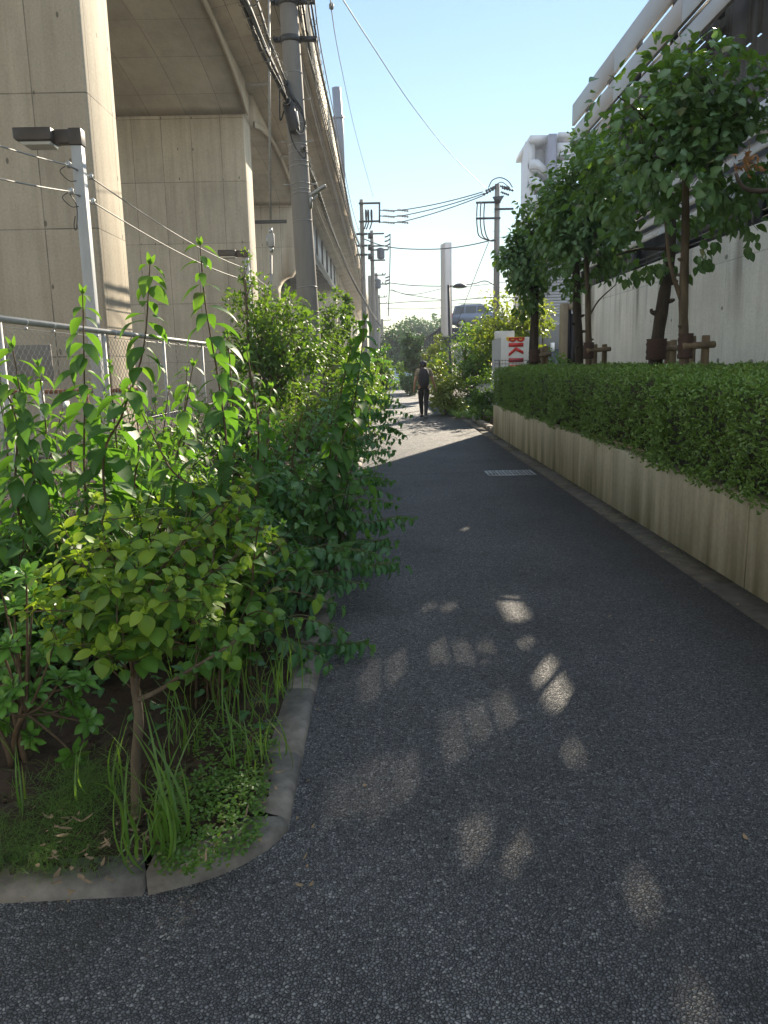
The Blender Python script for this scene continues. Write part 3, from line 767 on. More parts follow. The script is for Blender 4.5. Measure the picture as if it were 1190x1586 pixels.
# mast on the deck
a = atX(525, 205, -2.35)
t = thing('catenary_mast', 'blue-grey tubular mast standing on the viaduct parapet against the sky', 'mast', (a[0], a[1], 12.3))
top = at(521, 136, a[1])
MB().tube([(a[0], a[1], 12.3), (a[0], a[1], a[2]+0.9), (a[0], a[1], a[2]+0.95), (top[0], a[1], top[2])], [0.31, 0.31, 0.27, 0.27], 14).build('tube', M['mast'], t, True)
m = MB(); m.lathe((a[0], a[1], a[2]+0.75), [(.36, 0), (.36, .1)], 14); m.build('collar', M['mast'], t)

# things under the viaduct behind the fence
t = thing('notice_board', 'weathered grey board fixed to the near viaduct pier behind the wire fence', 'board', (-4.5, 9.5, 1.3))
p0 = at(0, 535, 9.5); p1 = at(84, 590, 9.5)
MB().box(((p0[0]-0.5+p1[0])/2, 9.5, (p0[2]+p1[2])/2), (p1[0]-p0[0]+0.5, 0.04, p0[2]-p1[2])).build('board', M['polec'], t, bevel=0.01)
m = MB()
for dx in (-0.3, 0.2): m.bx(p1[0]-0.4+dx-0.03, p1[0]-0.4+dx+0.03, 9.53, 9.58, 0, p0[2])
m.build('leg', M['galv'], t)
t = thing('pipe_rail', 'rusty horizontal pipe rail on short posts under the viaduct', 'rail', (-5, 10.5, 0))
m = MB(); z = at(150, 605, 10.5)[2]; m.tube([(-9, 10.5, z), (-3.3, 10.5, z)], 0.03, 8); m.build('rail', M['rust'], t)
for x in (-8, -6, -4): MB().cyl((x, 10.5, z/2), 0.03, z, 8).build('post', M['rust'], t)
c = at(230, 712, 8.6)
t = thing('traffic_cone', 'faded orange traffic cone standing behind the wire fence', 'traffic cone', (c[0], 8.6, 0.06))
m = MB(); m.lathe((c[0], 8.6, 0.06), [(.16, 0.03), (.13, 0.05), (.03, .7), (.02, .71), (0.001, .712)], 16); m.build('cone', M['cone'], t, True)
m = MB(); m.box((c[0], 8.6, 0.075), (.36, .36, .03)); m.build('base', M['cone'], t)
m = MB(); m.lathe((c[0], 8.6, 0.06), [(.094, 0.33), (.066, 0.5)], 16); m.build('band', M['white'], t, True)

# ------------------------------------------------------------------ chain-link fence
FX = -3.0
fz = 1.5+0.1385*3.0
fe = thing('wire_fence', 'chain-link fence with a pale top rail behind the tall leafy stems', 'fence', (FX, 3, 0))
m = MB(); m.tube([(FX, 1.0, fz), (FX, 31, fz)], 0.030, 10); m.build('top_rail', M['fencegrey'], fe, True)
for yy in (1.6, 3.9, 6.2, 8.5, 10.8, 13.1, 15.4, 17.7, 20, 24, 28):
    m = MB(); m.cyl((FX+0.0, yy, fz/2-0.02), 0.024, fz-0.02, 10); m.build('post', M['fencegrey'], fe, True)
m = MB(); wr = 0.0031
py_, pz_ = 0.105, 0.088
yy = 1.5; i = 0
zz = np.arange(0.08, fz-0.05, pz_/2)
while yy < 22:
    zig = np.where(np.arange(len(zz)) % 2 == 0, -1, 1)*py_/4 * 1.0
    pth = np.stack([FX+0.004*np.where(np.arange(len(zz)) % 2 == 0, -1, 1)*(1 if i % 2 else -1), yy+zig*(1 if i % 2 else -1), zz], 1)
    m.tube(pth, wr, 3, False); yy += py_/2; i += 1
m.build('wire_mesh', M['fencegrey'], fe)
m = MB()
for yy in np.arange(1.7, 22, 0.55):
    m.tube([(FX, yy, fz+0.034), (FX+0.034, yy, fz), (FX+0.02, yy, fz-0.03), (FX, yy, fz-0.06)], 0.006, 5); m.box((FX+0.01, yy, fz-0.055), (.02, .02, .02))
m.tube([(FX, 1.5, fz-0.06), (FX, 22, fz-0.06)], 0.003, 4); m.tube([(FX, 1.5, 0.9), (FX, 22, 0.9)], 0.003, 4)
m.build('tie', M['galv'], fe)
m = MB(); c = atX(307/3.5+15, 627, FX); m.box(c, (0.01, 0.13, 0.07)); m.build('name_plate', M['white'], fe, label='small white and blue plate tied to the wire')

# ------------------------------------------------------------------ lamp posts with box heads
def lamp_post(uT, vT, Yd, label, scale=1.0):
    p = at(uT, vT, Yd); x, z = p[0], p[2]
    t = thing('lamp_post', label, 'street lamp', (x, Yd, 0), 'grey lamp posts behind the wire fence')
    m = MB(); w_ = 0.125
    V = []
    m.bx(x-w_/2, x+w_/2, Yd-0.06, Yd+0.06, 0, z-0.19); m.build('post', M['lampgrey'], t, bevel=0.008)
    MB().bx(x-0.075, x+0.075, Yd-0.075, Yd+0.075, z-0.188, z).build('elbow', M['lampdark'], t, bevel=0.008)
    MB().bx(x-0.25, x-0.076, Yd-0.06, Yd+0.06, z-0.165, z-0.01).build('neck', M['lampdark'], t, bevel=0.01)
    m = MB(); xa, xb = x-0.70, x-0.251
    pr = [(xa, z-0.005), (xb, z-0.005), (xb, z-0.15), (xa+0.03, z-0.15), (xa, z-0.12)]
    m.prism(pr, 'y', Yd-0.15, Yd+0.15); m.build('lamp_head', M['lampdark'], t, bevel=0.012)
    MB().prism([(xa+0.05, z-0.152), (xb-0.02, z-0.152), (xb-0.03, z-0.195), (xa+0.10, z-0.195)], 'y', Yd-0.12, Yd+0.12).build('lens', M['lens'], t, bevel=0.01)
    for dz in (0.47, 0.76):
        m = MB(); m.tube([(x, Yd-0.06, z-dz), (x-0.02, Yd-0.25, z-dz+0.01)], 0.008, 6); m.lathe((x-0.02, Yd-0.29, z-dz-0.03), [(.02, 0), (.036, .015), (.028, .035), (.036, .055), (.015, .075)], 10)
        m.build('insulator', M['galv'], t, True); m = MB()
        m.tube([(x, Yd+0.06, z-dz), (x+0.02, Yd+0.25, z-dz-0.01)], 0.008, 6); m.lathe((x+0.02, Yd+0.29, z-dz-0.03), [(.02, 0), (.036, .015), (.028, .035), (.036, .055), (.015, .075)], 10)
        m.build('insulator', M['galv'], t, True)
        m = MB(); m.tube(spline([(x-0.03, Yd-0.3, z-dz), (x-0.13, Yd-0.28, z-dz-0.06), (x-0.08, Yd-0.16, z-dz-0.14), (x-0.03, Yd-0.065, z-dz-0.12)], 14), 0.005, 5); m.build('lead', M['black'], t, True)
    m = MB(); m.tube(spline([(x-0.03, Yd-0.3, z-.79), (x-0.0, Yd-0.2, z-.9), (x-0.05, Yd-0.14, z-1.15), (x-0.085, Yd-0.12, z-1.12), (x-0.06, Yd-0.12, z-1.0)], 18), 0.006, 5); m.build('lead', M['black'], t, True)
    return x, z
x1, z1 = lamp_post(118, 200, 9.85, 'grey square lamp post with a brown box head in front of the near pier')
p2_ = 20.6
x2, z2 = lamp_post(381, 387, p2_, 'farther grey lamp post with a box head half hidden by leafy twigs')
def wire(name, label, pts, rad, mat, sag=0.0, n=24, cat='cable', group=None, k=5):
    pts = [np.asarray(p, float) for p in pts]; P = []
    for a, b in zip(pts[:-1], pts[1:]):
        t_ = np.linspace(0, 1, n)[:, None]; q = a+(b-a)*t_; q[:, 2] -= sag*4*(t_*(1-t_))[:, 0]*np.linalg.norm(b-a)/10
        P.append(q if len(P) == 0 else q[1:])
    return tag(MB().tube(np.vstack(P), rad, k).build(name, mat, None, True), label, cat, group)
for dz, lab in ((0.47, 'upper grey wire strung between the box-headed lamp posts'), (0.76, 'lower grey wire strung between the box-headed lamp posts')):
    a0 = at(-40, 197 if dz < .5 else 252, 7.0); 
    dirv = (a0-np.array([x1-0.02, 9.56, z1-dz])); far0 = np.array([x1-0.02, 9.56, z1-dz])+dirv*3.2
    wire('lamp_wire', lab, [far0, (x1-0.02, 9.56, z1-dz), (x1+0.02, 10.14, z1-dz), (x2-0.02, p2_-0.3, z2-dz), (x2+0.1, p2_+9, z2-dz)], 0.009, M['cable'], 0.12)
# ------------------------------------------------------------------ utility poles
def pole_shaft(x, y, h, r0, t, mat='polec', lean=(0, 0)):
    m = MB(); n = 10; zs = np.linspace(-0.1, h, n)
    m.tube([(x+lean[0]*z, y+lean[1]*z, z) for z in zs], [r0-z/150*1.0 for z in zs], 20)
    return m.build('shaft', M[mat], t, True)
def band(m, x, y, z, r, w_=0.012, pr=0.004, tilt=0.0):
    th = np.linspace(0, 2*math.pi, 25)
    m.tube([(x+(r+pr)*math.cos(a), y+(r+pr)*math.sin(a), z+tilt*math.cos(a+0.6)) for a in th], w_/2, 4, False)
UX, UY = None, 13.0
b0 = at(483, 560, UY); b1 = at(447, 10, UY)
lean = ((b1[0]-b0[0])/(b1[2]-b0[2]), 0.0); ux = b0[0]-lean[0]*b0[2]
up1 = thing('utility_pole', 'thick weathered concrete utility pole with wire bands standing among the bushes', 'utility pole', (ux, UY, 0))
RB = 0.185
def pxz(z): return ux+lean[0]*z
def rz(z): return RB-z/150
pole_shaft(ux, UY, 11.5, RB, up1, 'polec', lean)
for v in (108, 188, 221, 233, 247, 254, 282, 291, 297, 340, 444, 483, 492, 510, 513):
    m = MB(); z = at(465, v, UY-0.18)[2]; band(m, pxz(z), UY, z, rz(z), 0.011, 0.003, 0.012); m.build('tie_wire', M['galv'], up1, True)
for v, big in ((4, 1), (62, 1)):
    z = at(455, v, UY)[2]; m = MB(); m.lathe((pxz(z), UY, z-0.045), [(rz(z)+.006, 0), (rz(z)+.022, .01), (rz(z)+.022, .08), (rz(z)+.006, .09)], 20)
    m.build('clamp', M['steeldark'], up1, True)
    m = MB(); x = pxz(z); m.beam((x-rz(z)-0.11, UY-.02, z), (x-rz(z)+.02, UY-.02, z), .05, .07); m.beam((x+rz(z)-.02, UY-.03, z), (x+rz(z)+.26, UY-.03, z), .05, .07); m.cyl((x-rz(z)-.1, UY-.05, z), .03, .09, 8, 'y')
    m.build('bracket', M['steeldark'], up1)
for v in (220, 155, 286):
    z = at(455, v, UY)[2]; m = MB(); x = pxz(z)
    for s in (-1, 1): m.tube([(x+s*rz(z)*.9, UY-.03, z), (x+s*(rz(z)+.10), UY-.03, z), (x+s*(rz(z)+.10), UY-.03, z+.025)], .009, 6)
    m.build('step_bolt', M['galv'], up1)
# dark cable closures strapped to the pole
t = thing('cable_closure', 'black cable closure with looped cables strapped round the thick concrete pole', 'cable box', (pxz(5.2), UY-0.3, 5.2))
z0 = at(452, 205, UY)[2]; za = at(452, 128, UY)[2]
m = MB(); a = at(446, 158, UY-.25); b = at(457, 205, UY-.25)
m.beam(a, b, .17, .15, (0, 1, 0)); m.beam(at(441, 125, UY-.22), at(451, 160, UY-.22), .13, .12, (0, 1, 0)); m.build('closure', M['black'], t, bevel=0.03)
m = MB(); m.beam(at(457, 172, UY-.27), at(461, 195, UY-.27), .07, .05, (0, 1, 0)); m.build('tag_plate', M['white'], t, bevel=.01)
m = MB()
def pxs(lst, Y): return [at(u, v, Y) for u, v in lst]
m.tube(spline(pxs([(442, 128), (455, 150), (468, 170), (472, 195), (468, 207), (458, 203), (452, 188)], UY-.27), 40), .017, 6)
m.tube(spline(pxs([(447, 140), (462, 165), (473, 190), (470, 204), (461, 206), (454, 196)], UY-.29), 40), .013, 6)
m.tube(spline(pxs([(433, 125), (434, 185), (440, 172)], UY-.25), 12), .012, 6)
m.tube(spline(pxs([(440, 160), (452, 215), (466, 240), (473, 244), (474, 230)], UY-.27), 24), .010, 6)
m.build('cable_loop', M['black'], t, True)
m = MB(); m.tube(spline(pxs([(455, 175), (457, 195), (464, 207), (471, 205), (474, 195)], UY-.31), 24), .012, 6); m.build('cable_loop', M['cable'], t, True)
# small street light on the pole
z = at(474, 305, UY)[2]; x = pxz(z)+rz(z)
t = thing('pole_light', 'small pale street light tilted up on a short arm from the concrete pole', 'street lamp', (x, UY-.05, z))
m = MB(); m.tube([(x-.01, UY-.05, z-.09), (x+.05, UY-.05, z-.04), (x+.10, UY-.05, z+.03)], .018, 8); m.box((x+.0, UY-.05, z-.06), (.05, .1, .22)); m.build('arm', M['galv'], t)
a = at(479, 304, UY-.05); b = at(505, 287, UY-.05)
m = MB(); m.beam(a, b, .13, .045, (0, 0, 1)); m.build('lamp_head', M['fencegrey'], t, bevel=.015)
# grey box on a vertical conduit
cx_ = at(420, 372, 12.6)
t = thing('conduit_drop', 'thin vertical conduit with a small grey box hanging left of the concrete pole', 'conduit', (cx_[0], 12.6, 0))
tp = at(416, -90, 12.6); bt = at(421, 560, 12.6)
m = MB(); m.tube([tp, at(419, 340, 12.6)], .018, 8); m.tube([at(420, 395, 12.6), bt], .018, 8); m.build('conduit', M['cable'], t, True)
m = MB(); m.box(cx_, (.10, .09, .20)); m.build('box', M['fencegrey'], t, bevel=.012)
m = MB(); m.box(cx_-np.array([.055, 0, 0]), (.03, .07, .15)); m.build('bracket', M['galv'], t)
m = MB(); m.cyl(cx_+np.array([0, 0, .14]), .03, .08, 10); m.cyl(cx_-np.array([0, 0, .14]), .03, .08, 10); m.build('gland', M['galv'], t, True)

def insul(m, p, d, L=0.5):
    p = np.asarray(p, float); d = nrm(np.asarray(d, float)); k = 9
    m.tube([p+d*L*i/k for i in range(k+1)], [.02 if i % 2 else .075 for i in range(k+1)], 8)
def far_pole(u, vtop, Y, label, arms, h_r=0.17, mat='polec', transformer=None, seed=0, r0=None):
    tp = at(u, vtop, Y); x, h = tp[0], tp[2]
    t = thing('utility_pole', label, 'utility pole', (x, Y, 0))
    pole_shaft(x, Y, h, h_r, t, mat)
    for (u2, v2, kind) in arms:
        q = at(u2, v2, Y); z = q[2]; m = MB()
        m.beam((x-0.15*(1 if q[0] > x else -1), Y-.12, z), (q[0], Y-.12, z), .09, .09)
        m.build('crossarm', M['steeldark'], t)
        if kind:
            m = MB()
            for i in range(kind):
                xx = q[0]-(q[0]-x)*i*0.28
                m.lathe((xx, Y-.12, z+.045), [(.05, 0), (.07, .04), (.04, .07), (.07, .10), (.04, .16)], 8)
            m.build('insulator', M['cable'], t, True)
    if transformer:
        q = at(*transformer[:2], Y); s = transformer[2]
        m = MB(); m.lathe((q[0], Y-.1, q[2]-s), [(s*.5, 0), (s*.62, .1), (s*.62, s*1.4), (s*.7, s*1.5), (s*.3, s*1.7)], 14); m.build('transformer', M['mast'], t, True)
    m = MB()
    for z in np.arange(2.5, h-1, .9): m.tube([(x-.22, Y, z), (x+.22, Y, z)], .012, 5)
    m.build('step_bolt', M['galv'], t)
    return t, x, h
# second pole of the left line with its offset frame of crossarms
t, xp2, hp2 = far_pole(560, 309, 44, 'tall grey pole left of the path with an offset frame carrying three insulator strings', [(588, 343, 0), (588, 315, 0)], .17)
m = MB(); a = at(588, 313, 43.88); b = at(588, 345, 43.88); m.beam(a, b, .09, .09, (0, 1, 0)); m.build('frame_post', M['steeldark'], t)
m = MB()
for u in (567, 570.5, 575.5): m.tube(spline(pxs([(u, 341), (u-.8, 330), (u, 324), (u+.8, 330), (u+.5, 345), (u-3, 355)], 43.8), 16), .035, 5)
m.build('lead', M['black'], t, True)
m = MB()
for v in (363, 381, 395): q = at(561, v, 44); m.box((q[0], 43.85, q[2]), (.62, .12, .1)); m.box((q[0]+.45, 43.85, q[2]-.1), (.25, .12, .3))
m.build('bracket', M['steeldark'], t)
INS2 = []
for v, du in ((324, 3), (333, 3), (342.5, 3)):
    m = MB(); p = at(590, v, 43.9)
    for k in range(2): insul(m, p+np.array([.15+k*.75, 0, -.04]), (1, 0, -.12), .62)
    m.build('insulator_string', M['cable'], t, True); INS2.append(at(620, v+1.5, 43.9))
far_pole(576, 357, 54, 'grey pole with a round transformer hung under its middle crossarm', [(595, 362, 0), (595, 381, 0), (602, 387, 1), (597, 403, 0)], .18, transformer=(590, 391, .42))
far_pole(583, 423, 72, 'thin grey pole with a small box transformer near its top', [(597, 426, 2), (597, 440, 2)], .2, transformer=(585, 438, .5))
far_pole(573, 427, 62, 'plain grey pole without crossarms close to the viaduct parapet', [], .2)
far_pole(587, 457, 92, 'slender distant pole with two small crossarms at the end of the row', [(599, 460, 2), (599, 470, 1)], .2)
far_pole(592, 494, 120, 'smallest and farthest grey pole above the distant trees', [(605, 496, 2), (603, 508, 1)], .25)
tc = thing('vertical_cables', 'slim vertical cable run with bent end arms right of the row of poles', 'cable', at(604, 420, 56))
m = MB(); m.tube(pxs([(604.5, 362), (604.5, 392), (603.5, 440), (601.5, 490)], 56), .035, 5)
for v in (364, 371, 378): m.tube(pxs([(596, v+3), (600, v+2), (604.5, v-1)], 56), .05, 5)
for v in (428, 433, 438): m.tube(pxs([(597, v+2.5), (604, v)], 56), .05, 5)
m.build('cable_run', M['wire'], tc, True)
# right-hand pole
YR = 40
t, xr, hr = far_pole(770.5, 285, YR, 'grey pole above the street trees with two long left crossarms and drooping black leads', [(737, 314.5, 0), (737, 339, 0), (795, 324, 0)], .19)
m = MB()
for u in (739, 744.5, 750): m.tube(spline(pxs([(u+1, 312), (u, 325), (u-.3, 340), (u+.5, 352), (u+4, 366), (760, 373), (768, 372)], YR-.3), 30), .03, 5)
m.build('lead', M['black'], t, True)
m = MB()
for (a, b) in (((768, 288), (752, 296)), ((768, 291), (748, 302)), ((775, 288), (790, 291)), ((778, 291), (796, 295)), ((776, 297), (789, 302))):
    pa, pb = at(*a, YR-.2), at(*b, YR-.2); insul(m, pa, pb-pa, np.linalg.norm(pb-pa))
m.build('insulator_string', M['black'], t, True)
m = MB(); m.tube(spline(pxs([(757, 290), (763, 279), (775, 275), (787, 280), (794, 290)], YR-.2), 24), .025, 5); m.tube(spline(pxs([(762, 292), (776, 282), (788, 289)], YR-.2), 20), .02, 5); m.build('jumper', M['black'], t, True)
m = MB(); q = at(784, 402, YR); m.box((q[0]-.1, YR-.3, q[2]), (.42, .4, .9)); m.build('transformer', M['mast'], t, bevel=.05)
m = MB(); q = at(771, 305, YR-.2); m.prism([(q[0]-.25, q[2]), (q[0]+.32, q[2]+.05), (q[0]+.1, q[2]-.3), (q[0]-.1, q[2]-.3)], 'y', YR-.3, YR-.2); m.build('bracket', M['steeldark'], t)
# wires between the poles
RG = 'wires crossing between the left and right poles'
ends = [(748, 297), (750, 299.5), (748, 303)]
for (p, e, lab) in zip(INS2, ends, ('top', 'middle', 'lowest')):
    wire('overhead_wire', lab+' of the three sagging wires from the offset frame to the right pole', [p-np.array([p[0]-at(588.5, 333, 43.9)[0], 0, -.03]), p, at(*e, YR-.2)], .026, M['wire'], .16, group=RG)
def ext_back(P):
    """lines that come from poles behind the viewpoint go on past it"""
    if P[0][1] > 14.5 or P[0][2] < 3: return P
    if 12.7 < P[0][1] and P[0][2] < 7.0: return P
    d = P[0]-P[1]; d = d/abs(d[1]); return [P[0]+d*(P[0][1]+14), P[0]+d*3]+P
def pixwire(label, pts, rad, mat='wire', cat='cable', group=None, n=40, name='overhead_wire'):
    P = ext_back([at(u, v, Y) for u, v, Y in pts])
    return tag(MB().tube(spline(P, n), rad, 5).build(name, M[mat], None, True), label, cat, group)
pixwire('sagging wire that passes behind the white pillar sign halfway up', [(564, 370, 44), (590, 379.5, 44), (625, 385, 44), (680, 385.5, 43), (725, 380, 41), (766, 371, 40)], .028)
pixwire('low wire crossing the sky behind the white pillar sign and lamp', [(604, 438, 56), (640, 442, 55), (690, 443, 52), (730, 440, 46), (750, 435, 42), (762, 439, 40.5), (769, 444, 40)], .028)
pixwire('thin wire crossing just above the black lamp head', [(603, 449, 70), (640, 456, 70), (690, 446, 70), (730, 443, 70), (790, 436, 70)], .025)
pixwire('thin sagging wire dipping toward the white pillar sign', [(606, 448, 72), (625, 455, 72), (650, 459, 72), (690, 465, 72)], .03)
pixwire('dark wire crossing below the black lamp head', [(600, 470, 60), (640, 467, 58), (700, 465, 50), (768, 460, 42), (800, 461, 40)], .025)
pixwire('lowest thin wire crossing above the distant trees', [(600, 478, 75), (660, 478, 72), (740, 472, 66), (800, 465, 60)], .025)
pixwire('slack guy wire running down from the right pole to the parked car', [(757, 375, 40.2), (740, 418, 43), (720, 470, 47), (704, 512, 50)], .018)
pixwire('thin bare wire with a small knot high in the sky over the path', [(509, -60, 10), (513, 10, 12), (528, 100, 20), (552, 210, 32), (578, 304, 43)], .008)
k = at(513.5, 9, 12); tag(MB().lathe(k-np.array([0, 0, .05]), [(.01, 0), (.035, .02), (.035, .07), (.01, .1)], 10).build('wire_clamp', M['cable'], None, True), 'tiny grey clamp on the thin bare wire at the top of the sky', 'clamp')
pixwire('long dark wire slanting down across the open sky to the right pole', [(520, -20, 14), (532, 0, 15), (580, 75, 19.5), (640, 165, 26), (700, 240, 33), (753, 292, 39.5)], .012)
# heavy cable bundles following the viaduct
def bundle(name, label, pts, n, spread, rad, mats, hangers=True, cat='cable bundle', seed=0, step=0.45):
    gg = np.random.default_rng(seed); P = spline(ext_back([at(u, v, Y) for u, v, Y in pts]), 150)
    t = thing(name, label, cat, P[0])
    for k in range(n):
        ph = gg.uniform(0, 6.28); r_ = spread*gg.uniform(.3, 1); fr = gg.uniform(4, 11)
        s = np.linspace(0, 1, len(P)); off = np.stack([np.cos(ph+s*fr)*r_, np.zeros(len(P)), np.sin(ph+s*fr)*r_], 1)
        MB().tube(P+off, rad*gg.uniform(.6, 1.25), 6).build('strand', mats[k % len(mats)], t, True)
    if hangers:
        seg = np.linalg.norm(np.diff(P, axis=0), axis=1); L = seg.sum()
        Q, T, _ = sample(P, np.arange(.2, L, step)/L)
        for q in Q:
            m = MB(); th = np.linspace(0, 2*math.pi, 9); m.tube([(q[0]+spread*1.35*math.cos(a), q[1]+.02*math.sin(a*2), q[2]+spread*1.35*math.sin(a)) for a in th], .006, 4, False)
            m.build('hanger', M['cable'], t, True)
    return t
bundle('cable_bundle', 'thick black cable bundle with ring hangers coming from the top left to the concrete pole', [(345, -70, 7.0), (377, 0, 8.6), (404, 70, 10.3), (432, 128, 12.1), (448, 165, 12.75)], 6, .045, .019, [M['black']], seed=1)
bundle('cable_bundle', 'second thinner black bundle just right of the thick one, ending at the concrete pole', [(370, -50, 7.3), (394, 0, 8.8), (415, 62, 10.6), (432, 95, 11.8), (446, 130, 12.75)], 4, .032, .013, [M['black'], M['cable']], seed=2)
bundle('cable_bundle', 'black cable bundle leaving the concrete pole and dropping along the viaduct into the distance', [(471, 228, 12.8), (478, 252, 13.6), (490, 290, 15.5), (515, 360, 22), (545, 430, 32), (572, 478, 43), (590, 505, 60)], 4, .04, .018, [M['black'], M['cable']], seed=3)
bundle('cable_bundle', 'pale cable hanging just below the dropping black bundle beside the viaduct', [(474, 262, 13.0), (480, 285, 14.5), (505, 355, 20), (540, 435, 31), (566, 481, 43)], 1, .01, .016, [M['cable']], hangers=False, seed=4)
bundle('cable_bundle', 'grey bundle of several strands tight along the edge of the viaduct deck', [(455, -40, 12.6), (463, 0, 13), (474, 57, 13.6), (491, 130, 15.5), (513, 225, 20), (538, 325, 28), (558, 405, 38), (563, 430, 44)], 4, .045, .017, [M['cable'], M['black']], seed=5)
bundle('cable_bundle', 'dark bundle with pale ring hangers running along the viaduct parapet', [(477, -30, 12.6), (482, 10, 13), (489, 60, 14), (501, 130, 16.5), (520, 220, 21), (532, 280, 25), (548, 355, 34), (560, 385, 43.8)], 4, .04, .014, [M['black'], M['cable']], seed=6, step=.6)
pixwire('thin black wire alongside the viaduct parapet against the sky', [(485, -20, 11), (494, 55, 13), (508, 130, 16), (525, 215, 21), (545, 320, 32), (560, 370, 43.8)], .010)

# ------------------------------------------------------------------ sign pillar, lamp, board, house, tower
YS = 46
a = at(688, 375, YS); b = at(699.5, 375, YS); zt = a[2]; zb_ = at(700, 521, YS)[2]
t = thing('pillar_sign', 'tall blank white pillar sign standing above the bushes against the sky', 'sign', (a[0], YS, 0))
xl, xr_ = at(684.5, 440, YS)[0], at(699, 440, YS)[0]
MB().prism([(xl, YS+.9), (xl+.22, YS), (xr_, YS), (xr_, YS+.9)], 'z', zb_, zt).build('face', M['signgrey'], t, bevel=.02) if False else None
m = MB(); P4 = [(xl, YS+.9), (xl+.20, YS), (xr_, YS), (xr_+.05, YS+.9)]
m.add([(p, q, zb_) for p, q in P4]+[(p, q, zt) for p, q in P4], [(3, 2, 1, 0), (4, 5, 6, 7)]+[(i, (i+1) % 4, 4+(i+1) % 4, 4+i) for i in range(4)])
m.build('panel', M['signgrey'], t, bevel=.02)
m = MB(); m.bx(xr_-.025, xr_+.045, YS-.03, YS+.0, zb_, zt-.02); m.build('edge_trim', M['white'], t)
m = MB(); m.cyl(((xl+xr_)/2, YS+.45, zb_/2), .16, zb_, 12); m.build('post', M['steeldark'], t)
MB().bx(xl-.1, xr_+.5, YS+.1, YS+.9, zb_-.1, zb_-.002).build('base_plate', M['steeldark'], t)
YL = 28.0; a = at(695, 443, YL)
t = thing('street_lamp', 'slim black street lamp with a half-dome head in front of the white pillar sign', 'street lamp', (a[0], YL, 0))
m = MB(); m.tube([(a[0]+.06, YL, 0), (a[0]+.06, YL, 1.0), (a[0], YL, a[2]+.04)], [.06, .055, .045], 12); m.build('post', M['steeldark'], t, True)
m = MB(); m.tube([(a[0], YL, a[2]), (a[0]+.22, YL, a[2]+.0)], .022, 8); m.build('arm', M['steeldark'], t, True)
m = MB(); th = np.linspace(0, math.pi/2, 7)
m.lathe((a[0]+.40, YL, a[2]-.05), [(.25, 0), (.245, .02)]+[(.24*math.cos(x), .02+.12*math.sin(x)) for x in th[1:]], 18); m.build('lamp_head', M['steeldark'], t, True)
m = MB(); m.lathe((a[0]+.40, YL, a[2]-.075), [(.15, 0), (.21, .024)], 16); m.build('lens', M['lens'], t, True)
# advertising board with sideways letters
YB = 22.0
def px_to(u, v): q = at(u, v, YB); return q[0], q[2]
t = thing('advert_board', 'white advertising box with big sideways red letters behind the end of the hedge', 'sign', (px_to(800, 600)[0], YB, 0))
x0, z0 = px_to(776, 575); x1_, z1_ = px_to(824, 522)
MB().bx(x0, x1_+.12, YB, YB+.5, .2, z1_).build('box', M['white'], t, bevel=.01)
x2_, z2_ = px_to(766, 526); MB().add([(x0-.004, YB+.01, .2), (x2_, YB+.45, .2), (x2_, YB+.45, z2_), (x0-.004, YB+.01, z1_)], [(0, 1, 2, 3)]).build('side_panel', M['siding'], t)
xa, za = px_to(770, 512); xb, zb2 = px_to(800, 524)
MB().bx(xa, xb, YB+.3, YB+.5, z1_-.02, za).build('top_panel', M['white'], t, bevel=.01)
lx0, lx1 = px_to(788, 540)[0], px_to(811, 540)[0]
def zof(v): return px_to(800, v)[1]
def flat(name, polys, mat, y=YB-.006, th=.006):
    m = MB()
    for pl in polys: m.prism(pl, 'y', y-th, y)
    return m.build(name, mat, t)
def sideB(x0, x1, zt, zb, grow=0.0):
    """letter B lying on its side, spine up, two bowls hanging"""
    w_ = x1-x0; P = []
    sp = (zt-zb)*.28
    out = [[(x0-grow, zt+grow), (x1+grow, zt+grow), (x1+grow, zt-sp-grow), (x0-grow, zt-sp-grow)]]
    for k in range(2):
        cx = x0+w_*(.25+.5*k); ro = w_*.25+grow; ri = w_*.25*.42; h_ = (zt-sp-zb)+grow
        n = 12
        for i in range(n):
            a, b = math.pi*i/n, math.pi*(i+1)/n
            q = lambda r_, an, hh: (cx+r_*math.cos(an), zt-sp-hh*math.sin(an))
            out.append([q(ro, a, h_), q(ro, b, h_), q(ri, b, h_*.45), q(ri, a, h_*.45)])
    return out
flat('letter_shadow', sideB(lx0-.07, lx1-.02, zof(521.6), zof(528.6)), M['yellow'], YB-.003, .003)
flat('letter', sideB(lx0, lx1+.03, zof(522.5), zof(529.5)), M['red'])
zt, zb3 = zof(531), zof(551.5); zm = zof(537.2)
mx = (lx0+lx1)/2; kw = (lx1-lx0)*.16
flat('letter', [[(lx0, zt), (lx1, zt), (lx1, zof(537)), (lx0, zof(537))], [(mx, zof(537.1)), (lx0, zof(547)), (lx0, zof(551.8)), (mx, zof(543))], [(mx, zof(537.1)), (mx, zof(543)), (lx1, zof(548.8)), (lx1, zof(544.1))]], M['red'])
flat('letter', [[(lx0, zof(554.5)), (lx1, zof(554.5)), (lx1, zof(561)), (lx0, zof(561))]], M['darkred'])
flat('letter', [[(lx0, zof(565)), (lx1, zof(565)), (lx1, zof(572)), (lx0, zof(572))]], M['red'])
# low wire railing in front of the board
t = thing('low_railing', 'thin dark wire railing in front of the red-lettered board', 'railing', (px_to(790, 560)[0], 19.0, 0))
m = MB()
for v in (558, 563.5): m.tube([at(766, v, 19), at(826, v, 19)], .006, 5)
for u in np.arange(767, 826, 5.5): m.tube([at(u, 556.5, 19), at(u, 600, 19)], .004, 4)
m.build('wires', M['steeldark'], t)
for u in (774.5, 818): MB().tube([at(u, 559, 19), at(u, 640, 19)], .018, 8).build('post', M['steeldark'], t)
